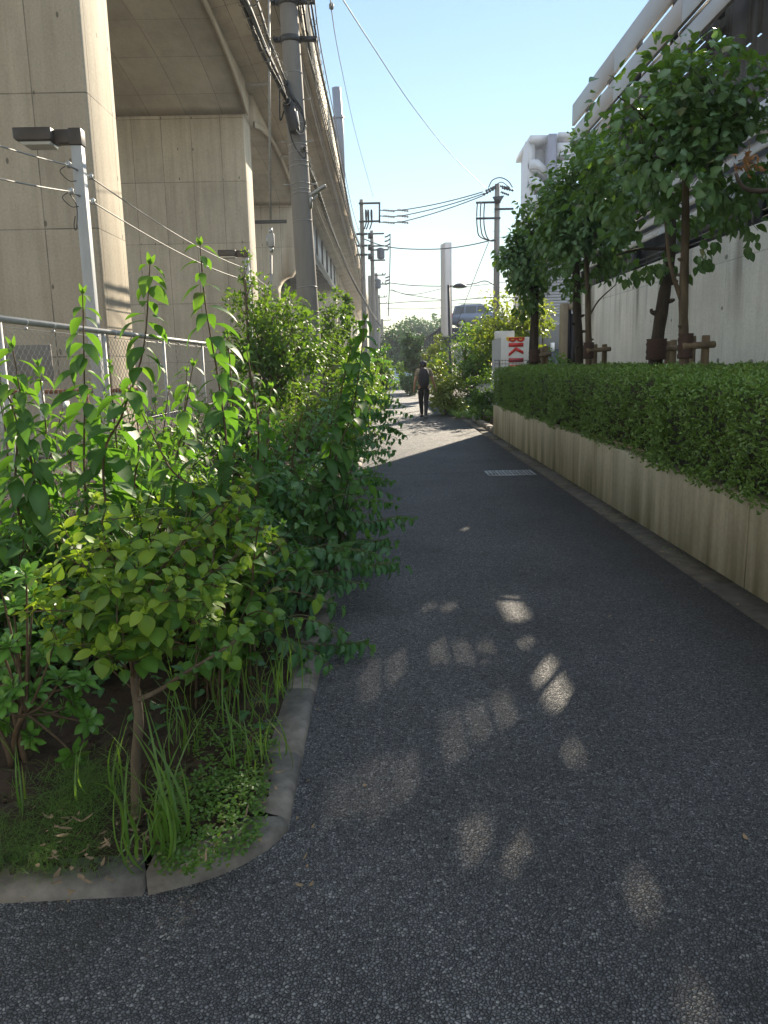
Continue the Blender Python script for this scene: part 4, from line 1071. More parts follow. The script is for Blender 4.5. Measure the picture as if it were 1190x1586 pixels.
# house with pale siding
YH = 34
x0, _, zt = at(838, 440, YH); x1_ = at(905, 500, YH)[0]
t = thing('siding_house', 'pale grey building with ribbed siding seen between the tree trunks', 'building', (x0, YH, 0))
zb_ = at(850, 541, YH)[2]
m = MB(); m.bx(x0, x1_+3, YH, YH+7, zb_, zt+1); m.build('wall', M['siding'], t)
m = MB()
for z in np.arange(at(850, 488, YH)[2], zt+1, .12): m.bx(x0-.01, x1_+3, YH-.02, YH-.002, z, z+.1)
m.bx(x0-.02, x1_+3, YH-.045, YH-.003, at(850, 505, YH)[2], at(850, 500, YH)[2]); m.bx(x0-.05, x0+.1, YH-.05, YH-.0205, zb_, zt+1); m.build('siding', M['siding'], t)
MB().bx(x0+.02, x1_+3, YH+.05, YH+6.8, -.1, zb_).build('foundation', M['towerg'], t)
MB().bx(x0-.3, x1_+3.3, YH-.3, YH+7.3, zt+1, zt+1.2).build('roof', M['towerg'], t)
MB().bx(at(852, 530, YH)[0], at(857, 530, YH)[0], YH-.3, YH-.05, zb_-.1, at(852, 531, YH)[2]).build('meter_box', M['white'], t)
# apartment tower
YT = 95
def tp_(u, v): q = at(u, v, YT); return q[0], q[2]
t = thing('apartment_tower', 'tall white and slate apartment tower rising beyond the street trees', 'building', (tp_(840, 300)[0], YT, 0))
xA, zA = at(808, 223, YT+9)[0], tp_(808, 223)[1]; xB = tp_(829, 223)[0]; zBt = tp_(820, 219)[1]
m = MB(); m.add([(xA, YT+9, 0), (tp_(813.5, 230)[0], YT, 0), (xB, YT, 0), (xB, YT+9, 0), (xA, YT+9, zBt), (tp_(813.5, 230)[0], YT, zBt), (xB, YT, zBt), (xB, YT+9, zBt)], [(3, 2, 1, 0), (4, 5, 6, 7), (0, 1, 5, 4), (1, 2, 6, 5), (2, 3, 7, 6), (3, 0, 4, 7)]); m.build('wall', M['siding'], t)
xC = tp_(847, 219)[0]; zC = tp_(840, 222)[1]
m = MB(); m.bx(xB+.01, xC, YT+1.2, YT+9, 0, zC-.3); m.build('wall', M['towerw'], t)
MB().bx(tp_(820, 219)[0], xC, YT-.6, YT+9, zC+.1, zC+.75).build('roof', M['towerw'], t)
st = tp_(840, 218)[1]-tp_(840, 245.5)[1]
xs0, xs1 = tp_(819.5, 255)[0], tp_(846, 255)[0]
for k in range(9):
    zt_ = tp_(825, 249.5)[1]-k*st; zz = tp_(825, 263.5)[1]-k*st
    m = MB(); xm = tp_(832, 250)[0]
    m.prism([(xs0, zt_), (xm, zt_), (xs1, zt_-.9), (xs1, zz-.9-.0), (xm, zz), (xs0, zz)], 'y', YT-.8, YT-.5); m.bx(xs0, xs0+.2, YT-.49, YT+1.2, zz, zt_)
    m.prism([(xs0+.2, zz+.02), (xm, zz+.02), (xs1, zz-.85), (xs1, zz-1.05), (xm, zz-.2), (xs0+.2, zz-.2)], 'y', YT-.49, YT+1.2)
    m.build('stair_landing', M['towerw'], t)
    m = MB(); m.bx(tp_(818.0, 250)[0], tp_(829, 250)[0]-.02, YT-.03, YT-.003, zt_+1.2, zt_+2.4) if k < 0 else m.bx(xA+1.0 if k < 0 else tp_(818.2, 250)[0], xB-.15, YT-.03, YT-.003, zz+.2, zz+2.6)
    m.build('window', M['glass'] if k % 3 == 5 else M['siding'], t)
xD = tp_(859, 215)[0]; zD = tp_(850, 211.5)[1]
MB().bx(xC+.01, xD, YT-1.2, YT+9, 0, zD).build('slate_fin', M['towerg'], t)
xE = tp_(892, 215)[0]
MB().bx(xD+.01, xE, YT+1.5, YT+9, 0, zD-.3).build('wall', M['towerw'], t)
MB().bx(xD+.3, xE, YT-.8, YT+9, zD-.3, zD+.25).build('roof', M['towerw'], t)
for k in range(9):
    z_ = tp_(865, 240)[1]-k*st
    m = MB(); m.bx(xD+.15, xE, YT-.9, YT+1.5, z_-.25, z_); m.bx(xD+.15, xE, YT-.9, YT-.78, z_+.001, z_+1.1); m.build('balcony', M['towerw'], t)
    MB().bx(xD+.8, xE-.3, YT+1.44, YT+1.49, z_+.02, z_+2.2).build('window', M['glass'], t)

# ------------------------------------------------------------------ cars
def carpaint(name, c): return plain(name, c, 0.25, 0.3, 0.03, 1.0)
M['paintsilver'] = carpaint('silver_paint', (0.13, 0.165, 0.23)); M['paintdark'] = carpaint('dark_blue_paint', (0.03, 0.04, 0.07)); M['paintwhite'] = carpaint('white_paint', (0.72, 0.74, 0.76)); M['paintblue'] = carpaint('pale_blue_paint', (0.40, 0.50, 0.62))
M['tyre'] = plain('tyre', (0.02, 0.02, 0.02), .8); M['rim'] = plain('wheel_rim', (0.4, 0.4, 0.42), .35, .7); M['tail'] = plain('tail_lamp', (0.45, 0.02, 0.02), .25); M['headl'] = plain('head_lamp', (0.7, 0.72, 0.72), .15)
def car(name, label, loc, yaw, paint, suv=True, L=4.5, W=1.78, Hh=1.7):
    t = thing(name, label, 'car', (0, 0, 0))
    s = L/4.5; hz = Hh/1.7
    def sec(m, pts, w0, w1, bev=.05):
        """body shell: side profile lofted across with tumblehome"""
        n = len(pts); V = []
        for yy, k in ((-w1, 1), (-w0, 0), (w0, 0), (w1, 1)):
            pass
        return
    # lower body by cross-sections along x
    xs_ = np.array([-2.25, -2.2, -2.05, -1.4, -.6, .3, 1.0, 1.6, 2.05, 2.2, 2.25])*s
    belt = np.array([.80, .96, 1.02, 1.04, 1.03, 1.02, 1.0, .96, .88, .78, .66])*hz
    bot = np.array([.42, .30, .26, .24, .24, .24, .24, .24, .26, .30, .42])*hz
    wd = np.array([.76, .84, .90, .95, .96, .97, .96, .95, .90, .82, .70])*W/2*1.02
    m = MB(); V = []
    k = 10
    for x, b, o, w_ in zip(xs_, belt, bot, wd):
        mid = (b+o)/2
        V += [(x, -w_*.9, o), (x, -w_, o+.12), (x, -w_*1.02, mid), (x, -w_*.97, b-.06), (x, -w_*.88, b), (x, w_*.88, b), (x, w_*.97, b-.06), (x, w_*1.02, mid), (x, w_, o+.12), (x, w_*.9, o)]
    F = []
    for i in range(len(xs_)-1):
        for j in range(k): F.append((i*k+j, i*k+(j+1) % k, (i+1)*k+(j+1) % k, (i+1)*k+j))
    F += [tuple(range(k))[::-1], tuple(range((len(xs_)-1)*k, len(xs_)*k))]
    m.add(V, F); body = m.build('body', paint, t, True)
    # cabin
    if suv: cx = [(-2.12, 1.0, .74), (-1.95, 1.62, .60), (-1.0, 1.70, .60), (.1, 1.66, .60), (.55, 1.52, .62), (1.15, 1.0, .76)]
    else: cx = [(-1.9, 1.0, .72), (-1.35, 1.40, .58), (-.6, 1.47, .58), (.1, 1.42, .58), (.4, 1.33, .6), (1.15, .98, .74)]
    m = MB(); V = []; n = len(cx)
    for x, z, w_ in cx: V += [(x*s, -w_*W/1.78, z*hz), (x*s, w_*W/1.78, z*hz)]
    bs = [(x, zz) for x, zz, _ in cx]
    F = [(2*i, 2*i+1, 2*i+3, 2*i+2) for i in range(n-1)]
    b0_ = len(V)
    for x, z, w_ in cx: V += [(x*s, -.80*W/1.78, 1.0*hz), (x*s, .80*W/1.78, 1.0*hz)]
    for i in range(n-1):
        F += [(2*i, 2*i+2, b0_+2*i+2, b0_+2*i), (2*i+1, b0_+2*i+1, b0_+2*i+3, 2*i+3)]
    m.add(V, F); m.build('cabin', paint, t, True, bevel=.02)
    def lerp(a, b, f): return tuple(np.array(a)*(1-f)+np.array(b)*f)
    for sd in (-1, 1):
        def sp_(x, z): 
            w_top = .60; f = (z-1.0)/(.68); return (x*s, sd*((.80-(.20)*f)*W/1.78+.012), z*hz)
        top = 1.56 if suv else 1.34
        for (xa, xb, xc, xd) in (((-1.92, -1.15, -1.15, -1.80), (-1.07, -.2, -.2, -1.07), (-.12, .88, .42, -.12)) if suv else ((-1.5, -.75, -.75, -1.15), (-.68, .05, .05, -.68), (.12, .85, .38, .12))):
            m = MB(); m.add([sp_(xa, 1.06), sp_(xb, 1.06), sp_(xc, top), sp_(xd, top)], [(0, 1, 2, 3)]); m.build('side_window', M['glass'], t)
        m = MB(); m.box((.75*s, sd*(W/2+.08), 1.06*hz), (.12, .18, .12)); m.build('wing_mirror', paint, t, bevel=.03)
        m = MB(); m.box((2.12*s, sd*.62*W/1.78, .74*hz), (.2, .34, .14)); m.build('headlight', M['headl'], t, bevel=.03)
        m = MB(); m.box((-2.17*s, sd*.70*W/1.78, .95*hz), (.12, .18, .3)); m.build('tail_light', M['tail'], t, bevel=.02)
        for x in (-1.38, 1.38):
            m = MB(); y = sd*(W/2-.06); m.tube([(x*s, y-.1, .33), (x*s, y-.09, .33), (x*s, y+.09, .33), (x*s, y+.1, .33)], [.29, .33, .33, .29], 20); wl = m.build('wheel', M['tyre'], t, True)
            m = MB(); m.tube([(x*s, y+sd*.09, .33), (x*s, y+sd*.112, .33)], [.22, .18], 14); m.build('rim', M['rim'], wl)
    w1_, w2_ = (cx[-2], cx[-1]); m = MB()
    def ps(a, b, f, w_, off): 
        x = a[0]*(1-f)+b[0]*f; z = a[1]*(1-f)+b[1]*f; ww = (a[2]*(1-f)+b[2]*f)*w_
        return [((x+off)*s, -ww*W/1.78, (z+.012)*hz), ((x+off)*s, ww*W/1.78, (z+.012)*hz)]
    a_, b_ = ps(cx[-2], cx[-1], .05, .92, .012), ps(cx[-2], cx[-1], .95, .94, .012); m.add(a_+b_[::-1], [(0, 1, 2, 3)]); m.build('windscreen', M['glass'], t)
    m = MB(); a_, b_ = ps(cx[1], cx[0], .1, .9, -.014), ps(cx[1], cx[0], .75, .92, -.014); m.add(a_+b_[::-1], [(0, 1, 2, 3)]); m.build('rear_window', M['glass'], t)
    m = MB(); m.box((-2.27*s, 0, .62*hz), (.02, .34, .16)); m.build('number_plate', M['white'], t)
    if suv:
        for sd in (-1, 1):
            m = MB(); m.tube([(-1.7*s, sd*.52, 1.74*hz), (-1.6*s, sd*.52, 1.78*hz), (0, sd*.52, 1.76*hz), (.1*s, sd*.52, 1.70*hz)], .02, 6); m.build('roof_rail', M['black'], t)
    t.location = Vector(loc); t.rotation_euler = (0, 0, yaw)
    return t
# raised parking deck with a ramp rail
YD = 58
q = at(728, 506, YD)
zd = at(728, 509, YD)[2]
t = thing('parking_deck', 'dark raised steel parking deck with a sloping picket rail behind the bushes', 'parking deck', (q[0], YD, 0))
MB().bx(q[0]-2.2, q[0]+9, YD-2.2, YD+8, zd-.9, zd).build('deck', M['paintdark'], t)
m = MB()
for x in (q[0]-2, q[0]+1.5, q[0]+5, q[0]+8.6): m.bx(x, x+.2, YD-2, YD-1.8, 0, zd-.9)
m.build('column', M['steeldark'], t)
m = MB(); a = at(655, 528, YD+3); b = at(700, 496, YD-1)
m.beam(a, b, .12, .14)
for f in np.linspace(0, 1, 18):
    p = a+(b-a)*f; m.tube([(p[0], p[1], p[2]), (p[0], p[1], p[2]-1.3)], .04, 4)
m.build('ramp_rail', M['steeldark'], t)
car('parked_suv', 'silver SUV with dark windows parked up on the raised deck against the sky', (q[0]+.75, YD-.2, zd), R(-16), M['paintsilver'], True, 4.1, 1.8, 1.7)
car('parked_suv', 'dark SUV mostly hidden behind the silver one on the raised deck', (q[0]+1.6, YD+3.2, zd), R(-10), M['paintdark'], True, 4.7, 1.85, 1.85)
q = at(623, 590, 49.5)
car('parked_car', 'pale blue car at the far end of the path below the trees', (q[0]-.6, 50.6, 0), R(8), M['paintblue'], False, 4.3, 1.7, 1.5)
q = at(762, 575, 24.5)
car('parked_car', 'white car almost hidden behind the leafy bush beside the lettered board', (q[0]+.8, 26.5, .06), R(255), M['paintwhite'], False, 4.2, 1.7, 1.5)
q = at(846, 560, 29)
car('parked_car', 'white car glimpsed between the street tree trunks and the gate pillar', (q[0]+.8, 30.5, .06), R(10), M['paintwhite'], False, 4.2, 1.7, 1.55)
# ------------------------------------------------------------------ walking person (seen from behind)
M['skin'] = plain('skin', (0.42, 0.24, 0.16), .55, 0, .08, 20)
M['shirt'] = plain('mottled_shirt', (0.24, 0.21, 0.14), .85, 0, .6, 38)
M['trousers'] = plain('black_trousers', (0.012, 0.012, 0.014), .8)
M['pack'] = plain('black_backpack', (0.022, 0.02, 0.026), .75, 0, .3, 30)
M['hair'] = plain('black_hair', (0.012, 0.009, 0.008), .5, 0, .3, 60)
M['cap'] = plain('navy_cap', (0.022, 0.026, 0.04), .8)
M['shoe'] = plain('dark_shoe', (0.03, 0.03, 0.032), .6)
M['sole'] = plain('shoe_sole', (0.35, 0.35, 0.36), .6)
def skin_mesh(name, mat, parent, verts, edges, radii, root=0, sub=2):
    me = bpy.data.meshes.new(name); me.from_pydata([tuple(map(float, v)) for v in verts], edges, [])
    me.materials.append(mat)
    o = bpy.data.objects.new(name, me); col.objects.link(o); o.parent = parent
    md = o.modifiers.new('skin', 'SKIN'); md.use_smooth_shade = True
    if not me.skin_vertices: me.attributes.new
    for i, r_ in enumerate(radii):
        sv = me.skin_vertices[0].data[i]; sv.radius = (r_, r_) if np.isscalar(r_) else r_; sv.use_root = (i == root)
    s = o.modifiers.new('sub', 'SUBSURF'); s.levels = sub; s.render_levels = sub
    return o
def add_skin_layer(o): pass
pf = gnd(657, 648); px_, py__ = pf[0], pf[1]
pe = thing('person', 'person in black trousers and a mottled short-sleeved top walking away with a black backpack', 'person', (px_, py__, 0))
# joints, local metres: x right, y forward (walking away), z up. Height about 1.60
J = {'pel': (0, 0, .90), 'sp1': (0, .01, 1.02), 'sp2': (0, .02, 1.18), 'ch': (0, .02, 1.29), 'nk': (0, .03, 1.375), 'hd0': (-.005, .05, 1.44), 'hd1': (-.01, .065, 1.505), 'hd2': (-.01, .06, 1.56),
     'hl': (-.085, 0, .86), 'kl': (-.075, .10, .48), 'al': (-.05, .16, .10), 'fl': (-.06, .28, .035),
     'hr': (.085, 0, .86), 'kr': (.065, -.0, .47), 'ar': (.04, -.22, .14), 'fr': (.045, -.14, .03),
     'sl': (-.165, .02, 1.315), 'el': (-.235, -.04, 1.06), 'wl': (-.265, .03, .84), 'sr': (.165, .02, 1.315), 'er': (.25, .02, 1.07), 'wr': (.325, .10, .86)}
Rd = {'pel': (.15, .115), 'sp1': (.135, .10), 'sp2': (.15, .105), 'ch': (.14, .095), 'nk': .052, 'hd0': .068, 'hd1': .084, 'hd2': .07, 'hl': .088, 'kl': .058, 'al': .038, 'fl': .034, 'hr': .088, 'kr': .058, 'ar': .038, 'fr': .034,
      'sl': .060, 'el': .043, 'wl': .028, 'sr': .060, 'er': .043, 'wr': .028}
E = [('pel', 'sp1'), ('sp1', 'sp2'), ('sp2', 'ch'), ('ch', 'nk'), ('nk', 'hd0'), ('hd0', 'hd1'), ('hd1', 'hd2'), ('pel', 'hl'), ('hl', 'kl'), ('kl', 'al'), ('al', 'fl'), ('pel', 'hr'), ('hr', 'kr'), ('kr', 'ar'), ('ar', 'fr'), ('ch', 'sl'), ('sl', 'el'), ('el', 'wl'), ('ch', 'sr'), ('sr', 'er'), ('er', 'wr')]
for sd in ('l', 'r'):
    s_ = -1 if sd == 'l' else 1
    w0 = np.array(J['w'+sd]); d = nrm(w0-np.array(J['e'+sd])); J['pm'+sd] = tuple(w0+d*.055); Rd['pm'+sd] = (.034, .018); E.append(('w'+sd, 'pm'+sd))
    side = np.array([0, 1.0, 0])
    for f, (o_, ln) in enumerate(((-.024, .066), (-.008, .076), (.009, .072), (.024, .058))):
        b_ = np.array(J['pm'+sd])+d*.03+side*o_; m_ = b_+d*ln*.5; e_ = b_+d*ln*.92+np.array([-s_*.012, .006, 0])
        for nm, p, r_ in (('b', b_, .0095), ('m', m_, .009), ('e', e_, .0075)): J[f'f{f}{nm}{sd}'] = tuple(p); Rd[f'f{f}{nm}{sd}'] = r_
        E += [('pm'+sd, f'f{f}b{sd}'), (f'f{f}b{sd}', f'f{f}m{sd}'), (f'f{f}m{sd}', f'f{f}e{sd}')]
    tb = w0+d*.03+side*.03; te = tb+d*.045+side*.018
    J['t0'+sd] = tuple(tb); Rd['t0'+sd] = .011; J['t1'+sd] = tuple(te); Rd['t1'+sd] = .009; E += [('w'+sd, 't0'+sd), ('t0'+sd, 't1'+sd)]
def skel(name, mat, keys, parent, grow=0.0, root=0, over=None, sub=2):
    K = list(keys); idx = {k: i for i, k in enumerate(K)}; over = over or {}
    vv = [over.get(k, (J.get(k), Rd.get(k)))[0] for k in K]; rr = [over.get(k, (J.get(k), Rd.get(k)))[1] for k in K]
    rr = [tuple(np.array(r_)+grow) if not np.isscalar(r_) else r_+grow for r_ in rr]
    ee = [(idx[a], idx[b]) for a, b in E if a in idx and b in idx]
    me = bpy.data.meshes.new(name); me.from_pydata([tuple(map(float, v)) for v in vv], ee, []); me.materials.append(mat)
    o = bpy.data.objects.new(name, me); col.objects.link(o); o.parent = parent
    o.modifiers.new('skin', 'SKIN').use_smooth_shade = True
    sk = me.skin_vertices[0].data if len(me.skin_vertices) else None
    if sk is None:
        bpy.context.view_layer.objects.active = o; bpy.ops.mesh.customdata_skin_add(); sk = me.skin_vertices[0].data
    for i, r_ in enumerate(rr): sk[i].radius = (r_, r_) if np.isscalar(r_) else r_; sk[i].use_root = (i == root)
    s = o.modifiers.new('sub', 'SUBSURF'); s.levels = sub; s.render_levels = sub
    return o
body = skel('body', M['skin'], list(J.keys()), pe)
leg = skel('trousers', M['trousers'], ['pel', 'sp1', 'hl', 'kl', 'al', 'hr', 'kr', 'ar'], pe, .014, 0, {'sp1': ((0, .01, .985), (.138, .105))})
J2 = {}
for sd in ('l', 'r'): J2[sd] = tuple(np.array(J['s'+sd])*.35+np.array(J['e'+sd])*.65)
top = skel('top', M['shirt'], ['pel', 'sp1', 'sp2', 'ch', 'sl', 'el', 'sr', 'er'], pe, .018, 0, {'pel': ((0, 0, .93), (.145, .115)), 'el': (J2['l'], .056), 'er': (J2['r'], .056), 'sl': (J['sl'], .062), 'sr': (J['sr'], .062)})
lx = np.array((px_, py__, 0.0))
m = MB(); m.tube(lx+np.array([(0, -.15, .88), (0, -.165, .93), (0, -.185, 1.05), (0, -.18, 1.2), (0, -.15, 1.32), (0, -.10, 1.37)])*1.0, [.10, .135, .155, .15, .125, .06], 14)
pk = m.build('backpack', M['pack'], pe, True)
me = pk.data
for v in me.vertices: v.co.y = -.15 + (v.co.y+.15)*.72
for s_ in (-1, 1):
    m = MB(); m.tube(lx+spline([(s_*.075, -.10, 1.34), (s_*.085, .0, 1.405), (s_*.10, .12, 1.34), (s_*.13, .13, 1.15), (s_*.14, .0, 1.0), (s_*.10, -.12, .95)], 24), .018, 6); m.build('strap', M['pack'], pk, True)
m = MB(); m.box(lx+np.array((0, -.292, 1.03)), (.17, .03, .16)); m.box(lx+np.array((-.06, -.285, 1.22)), (.03, .02, .07)); m.build('pocket', M['pack'], pk, bevel=.01)
hz_ = lx+np.array((-.01, .055, 1.475))
m = MB(); th = np.linspace(-.7, 1.45, 9)
m.lathe(hz_+np.array((0, -.012, .02)), [(.094*math.cos(a), .10*math.sin(a)) for a in th], 16); hr_ = m.build('hair', M['hair'], pe, True)
m = MB(); m.tube(hz_+spline([(0, -.085, .03), (.0, -.125, .0), (.005, -.12, -.07), (0, -.10, -.15)], 12), [.025]*3+[.035]*4+[.03]*3+[.02, .008], 10); m.build('ponytail', M['hair'], hr_, True)
m = MB(); th = np.linspace(.12, 1.52, 7)
m.lathe(hz_+np.array((0, -.006, .022)), [(.103*math.cos(a)+.0, .098*math.sin(a)) for a in th], 18); cp_ = m.build('cap', M['cap'], pe, True)
m = MB(); m.prism([(-.07, .08), (.07, .08), (.06, .15), (.03, .175), (-.03, .175), (-.06, .15)], 'z', 0, .008); br_ = m
br_.v[-1] = br_.v[-1]+hz_+np.array((0, 0, .035)); m.build('peak', M['cap'], cp_)
# face: eyes, nose, mouth, ears (turned away from the camera)
m = MB(); m.tube(hz_+np.array([(0, .075, .02), (0, .10, -.012), (0, .08, -.02)]), [.01, .016, .01], 8); m.build('nose', M['skin'], pe, True)
for s_ in (-1, 1):
    m = MB(); m.lathe(hz_+np.array((s_*.032, .076, .012)), [(.003, 0), (.011, .008), (.003, .016)], 10); m.build('eye', M['white'], pe, True)
    m = MB(); m.lathe(hz_+np.array((s_*.086, .005, -.025)), [(.006, 0), (.017, .02), (.019, .04), (.006, .055)], 10); m.build('ear', M['skin'], pe, True)
m = MB(); m.box(hz_+np.array((0, .078, -.05)), (.045, .012, .012)); m.build('mouth', M['red'], pe, bevel=.004)
for sd, (a_, f_) in {'l': (J['al'], J['fl']), 'r': (J['ar'], J['fr'])}.items():
    a_, f_ = np.array(a_), np.array(f_); d = nrm(f_-a_); heel = a_-np.array([0, .045, .055])
    m = MB(); m.tube(lx+np.array([a_+np.array([0, 0, .03]), a_-np.array([0, .0, .03]), (a_+f_)/2+np.array([0, 0, -.012]), f_, f_+d*.05]), [.044, .05, .046, .042, .022], 12); sh = m.build('shoe', M['shoe'], pe, True)
    m = MB(); m.beam(lx+heel+np.array([0, 0, 0 if sd == 'r' else -.03]), lx+f_+d*.04+np.array([0, 0, -.03]), .085, .02); m.build('sole', M['sole'], sh, bevel=.006)
# ------------------------------------------------------------------ clipped hedge in two masses
def hedge(label, x0, x1, y0, y1, z0, z1, seed, dens, over=0.015):
    g = np.random.default_rng(seed); fo = MB(); st = MB()
    t = thing('clipped_hedge', label, 'hedge', ((x0+x1)/2, (y0+y1)/2, .6), 'clipped evergreen hedge on the planter wall')
    # inner twigs
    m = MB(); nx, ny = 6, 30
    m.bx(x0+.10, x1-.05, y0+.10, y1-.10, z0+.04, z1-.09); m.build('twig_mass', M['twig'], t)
    def rel(u, v): return .026*np.sin(u*3.1+v*2.3+seed)+.020*np.sin(u*7.3-v*5.1)+.012*np.sin(u*17+v*13)
    S = []
    def face(n, P, out):
        S.append((P, np.repeat(np.array([out], float), n, 0)))
    n = int((y1-y0)*(z1-z0+over)*dens); u = g.uniform(y0, y1, n); v = g.uniform(z0-over, z1, n)
    rnd_ = np.clip((v-(z1-.16))/.16, 0, 1)**2*.14
    face(n, np.stack([x0+rel(u, v)+rnd_-np.clip((z0+.12-v)/.2, 0, 1)*0.03, u, v], 1), (-1, 0, .15))
    n = int((x1-x0)*(y1-y0)*dens*.75); u = g.uniform(x0, x1, n); v = g.uniform(y0, y1, n)
    face(n, np.stack([u, v, z1+rel(u*1.3, v)*.7-np.clip((x0+.16-u)/.16, 0, 1)**2*.10], 1), (0, 0, 1))
    for ye, s in ((y0, -1), (y1, 1)):
        n = int((x1-x0)*(z1-z0)*dens); u = g.uniform(x0, x1, n); v = g.uniform(z0, z1, n)
        face(n, np.stack([u, ye+s*rel(u, v)+0*u, v], 1), (0, s, .2))
    P = np.vstack([a for a, b in S]); O = np.vstack([b for a, b in S]); n = len(P)
    P = P - O*g.uniform(0, .07, (n, 1))
    d0 = nrm(O*.8+UP*.35+g.normal(0, .55, (n, 3)))
    tip = (g.uniform(0, 1, n) < .10); P = P + d0*(tip*g.uniform(.0, .045, n))[:, None]
    rn = np.clip(g.normal(.5, .25, n), 0, 1); ag = np.where(tip, g.uniform(.1, .6, n), 0.0)
    for k in range(5):
        D = d0*.55+nrm(g.normal(0, 1, (n, 3)))*.8; N = d0+g.normal(0, .4, (n, 3))
        q = P + d0*(k*.007)
        L = g.uniform(.020, .036, n)
        leaves(fo, q, D, N, L, L*.55, T_MIN, np.clip(rn+g.normal(0, .12, n), 0, 1), ag, 0, .0, 0, g)
    fo.build('foliage', L_HEDGE, t)
    return t
hedge('nearer clipped hedge bulging over the planter wall at the right edge', 2.27, 4.5, 1.4, 6.55, .62, 1.36, 1, 1150)
hedge('longer clipped hedge running back along the planter wall under the street trees', 2.36, 4.4, 6.6, 16.45, .62, 1.40, 2, 800)
# ------------------------------------------------------------------ street trees with stakes
TR = 'street trees in the hedge'
AV = []
for a in PATCH[:2]:
    c_ = gnd(a[0], a[1]); AV.append((np.array([c_[0], c_[1], 0]), SUN, .30))
for a in PATCH[2:]:
    c_ = gnd(a[0], a[1]); AV.append((np.array([c_[0], c_[1], 0]), SUN, .16))
def street_tree(label, trunk, rad, cen, rr, ncl, per, leaf, seed, lowcut, extra=(), young=.12, group=TR, mat='bark', cl=.3, limb=.022):
    base = np.array([trunk[0][0], trunk[0][1], 0.6])
    t = thing('street_tree', label, 'tree', base, group)
    m = MB(); p = spline(trunk, 20); g = np.random.default_rng(seed)
    rr_ = np.interp(np.linspace(0, 1, len(p)), [0, .08, .6, 1], [rad*1.15, rad, rad*.85, rad*.6])*(1+g.normal(0, .04, len(p)))
    m.tube(p, rr_, 12)
    for e in extra: 
        q = spline(e[0], 14); m.tube(q, np.linspace(e[1], e[1]*.5, len(q)), 8)
    for k in range(4):
        i = g.integers(3, 14); a = g.uniform(0, 6.28); d = np.array([math.cos(a), math.sin(a), .3]); m.tube([p[i], p[i]+d*(rad*1.25), p[i]+d*(rad*1.6)], [rad*.35, rad*.3, rad*.15], 7)
    m.build('trunk', M[mat], t, True)
    fo, br = crown(cen, rr, ncl, per, leaf, leaf*.62, seed, trunk[-1], young=young, avoid=AV, lowcut=lowcut, cl=cl, limb=limb, tm=T_OV4)
    br.build('branches', M['barkdark'], t, True); fo.build('crown', L_TREE, t, True)
    return t
def P_(u, v, Y): return at(u, v, Y)
YA = 8.3
street_tree('nearest street tree in frame, with a forked pale-brown trunk and big rounded leaves',
    [P_(1060, 620, YA), P_(1060, 560, YA), P_(1059, 470, YA), P_(1062, 360, YA), P_(1062, 250, YA)], .055,
    P_(1062, 256, YA), (.78, .8, 1.00), 100, 38, .132, 11, 2.45, [([P_(1056, 465, YA), P_(1044, 430, YA), P_(1036, 395, YA), P_(1030, 330, YA)], .028)], cl=.30)
YB_ = 10.0
street_tree('thick dark leaning street tree between the forked tree and the twin-stemmed trees',
    [P_(1014, 600, YB_), P_(1017, 540, YB_), P_(1027, 470, YB_), P_(1038, 395, YB_), P_(1040, 300, YB_)], .088,
    P_(1000, 290, YB_), (.58, .75, 1.05), 80, 36, .13, 12, 2.6, [([P_(1015, 485, YB_), P_(1010, 483, YB_), P_(1009, 478, YB_)], .035), ([P_(1030, 385, YB_), P_(990, 386, YB_), P_(955, 395, YB_)], .022)], mat='barkdark')
YC = 12.6
street_tree('slender pale street tree with low side twigs beside a dark trunk',
    [P_(912, 600, YC), P_(912, 540, YC), P_(911, 480, YC), P_(910, 430, YC), P_(905, 340, YC)], .055,
    P_(915, 345, YC), (.62, .8, 1.15), 82, 36, .125, 13, 2.55, [([P_(913, 490, YC), P_(928, 465, YC), P_(955, 440, YC)], .016)])
YC2 = 13.3
street_tree('dark straight street tree standing just behind the slender pale one',
    [P_(898, 600, YC2), P_(897, 540, YC2), P_(894, 480, YC2), P_(893, 420, YC2), P_(892, 330, YC2)], .080,
    P_(884, 330, YC2), (.55, .8, 1.12), 76, 36, .125, 14, 2.6, mat='barkdark')
YD_ = 16.2
street_tree('farthest street tree at the hedge end with a narrow dark trunk',
    [P_(827, 610, YD_), P_(828, 550, YD_), P_(829, 480, YD_), P_(828, 430, YD_), P_(826, 380, YD_)], .085,
    P_(820, 402, YD_), (.50, .75, 1.15), 80, 34, .125, 15, 2.2, [([P_(822, 600, YD_), P_(822, 540, YD_), P_(825, 470, YD_), P_(822, 400, YD_)], .04)], young=.3, mat='barkdark')
YE_ = 5.4
q = P_(1190, 300, YE_); xE = 3.45
street_tree('street tree standing just out of frame whose branches hang in at the top right',
    [(xE, YE_, .6), (xE+.02, YE_, 1.8), (xE, YE_, 2.8), (xE-.05, YE_, 3.6)], .07,
    (xE+.15, YE_+.1, 3.9), (.78, .9, 1.2), 70, 26, .14, 16, 2.7,
    [([(xE, YE_, 2.2), (3.05, YE_+.1, 2.62), P_(1180, 296, YE_), P_(1150, 288, YE_), P_(1140, 268, YE_)], .024)], mat='barkdark')
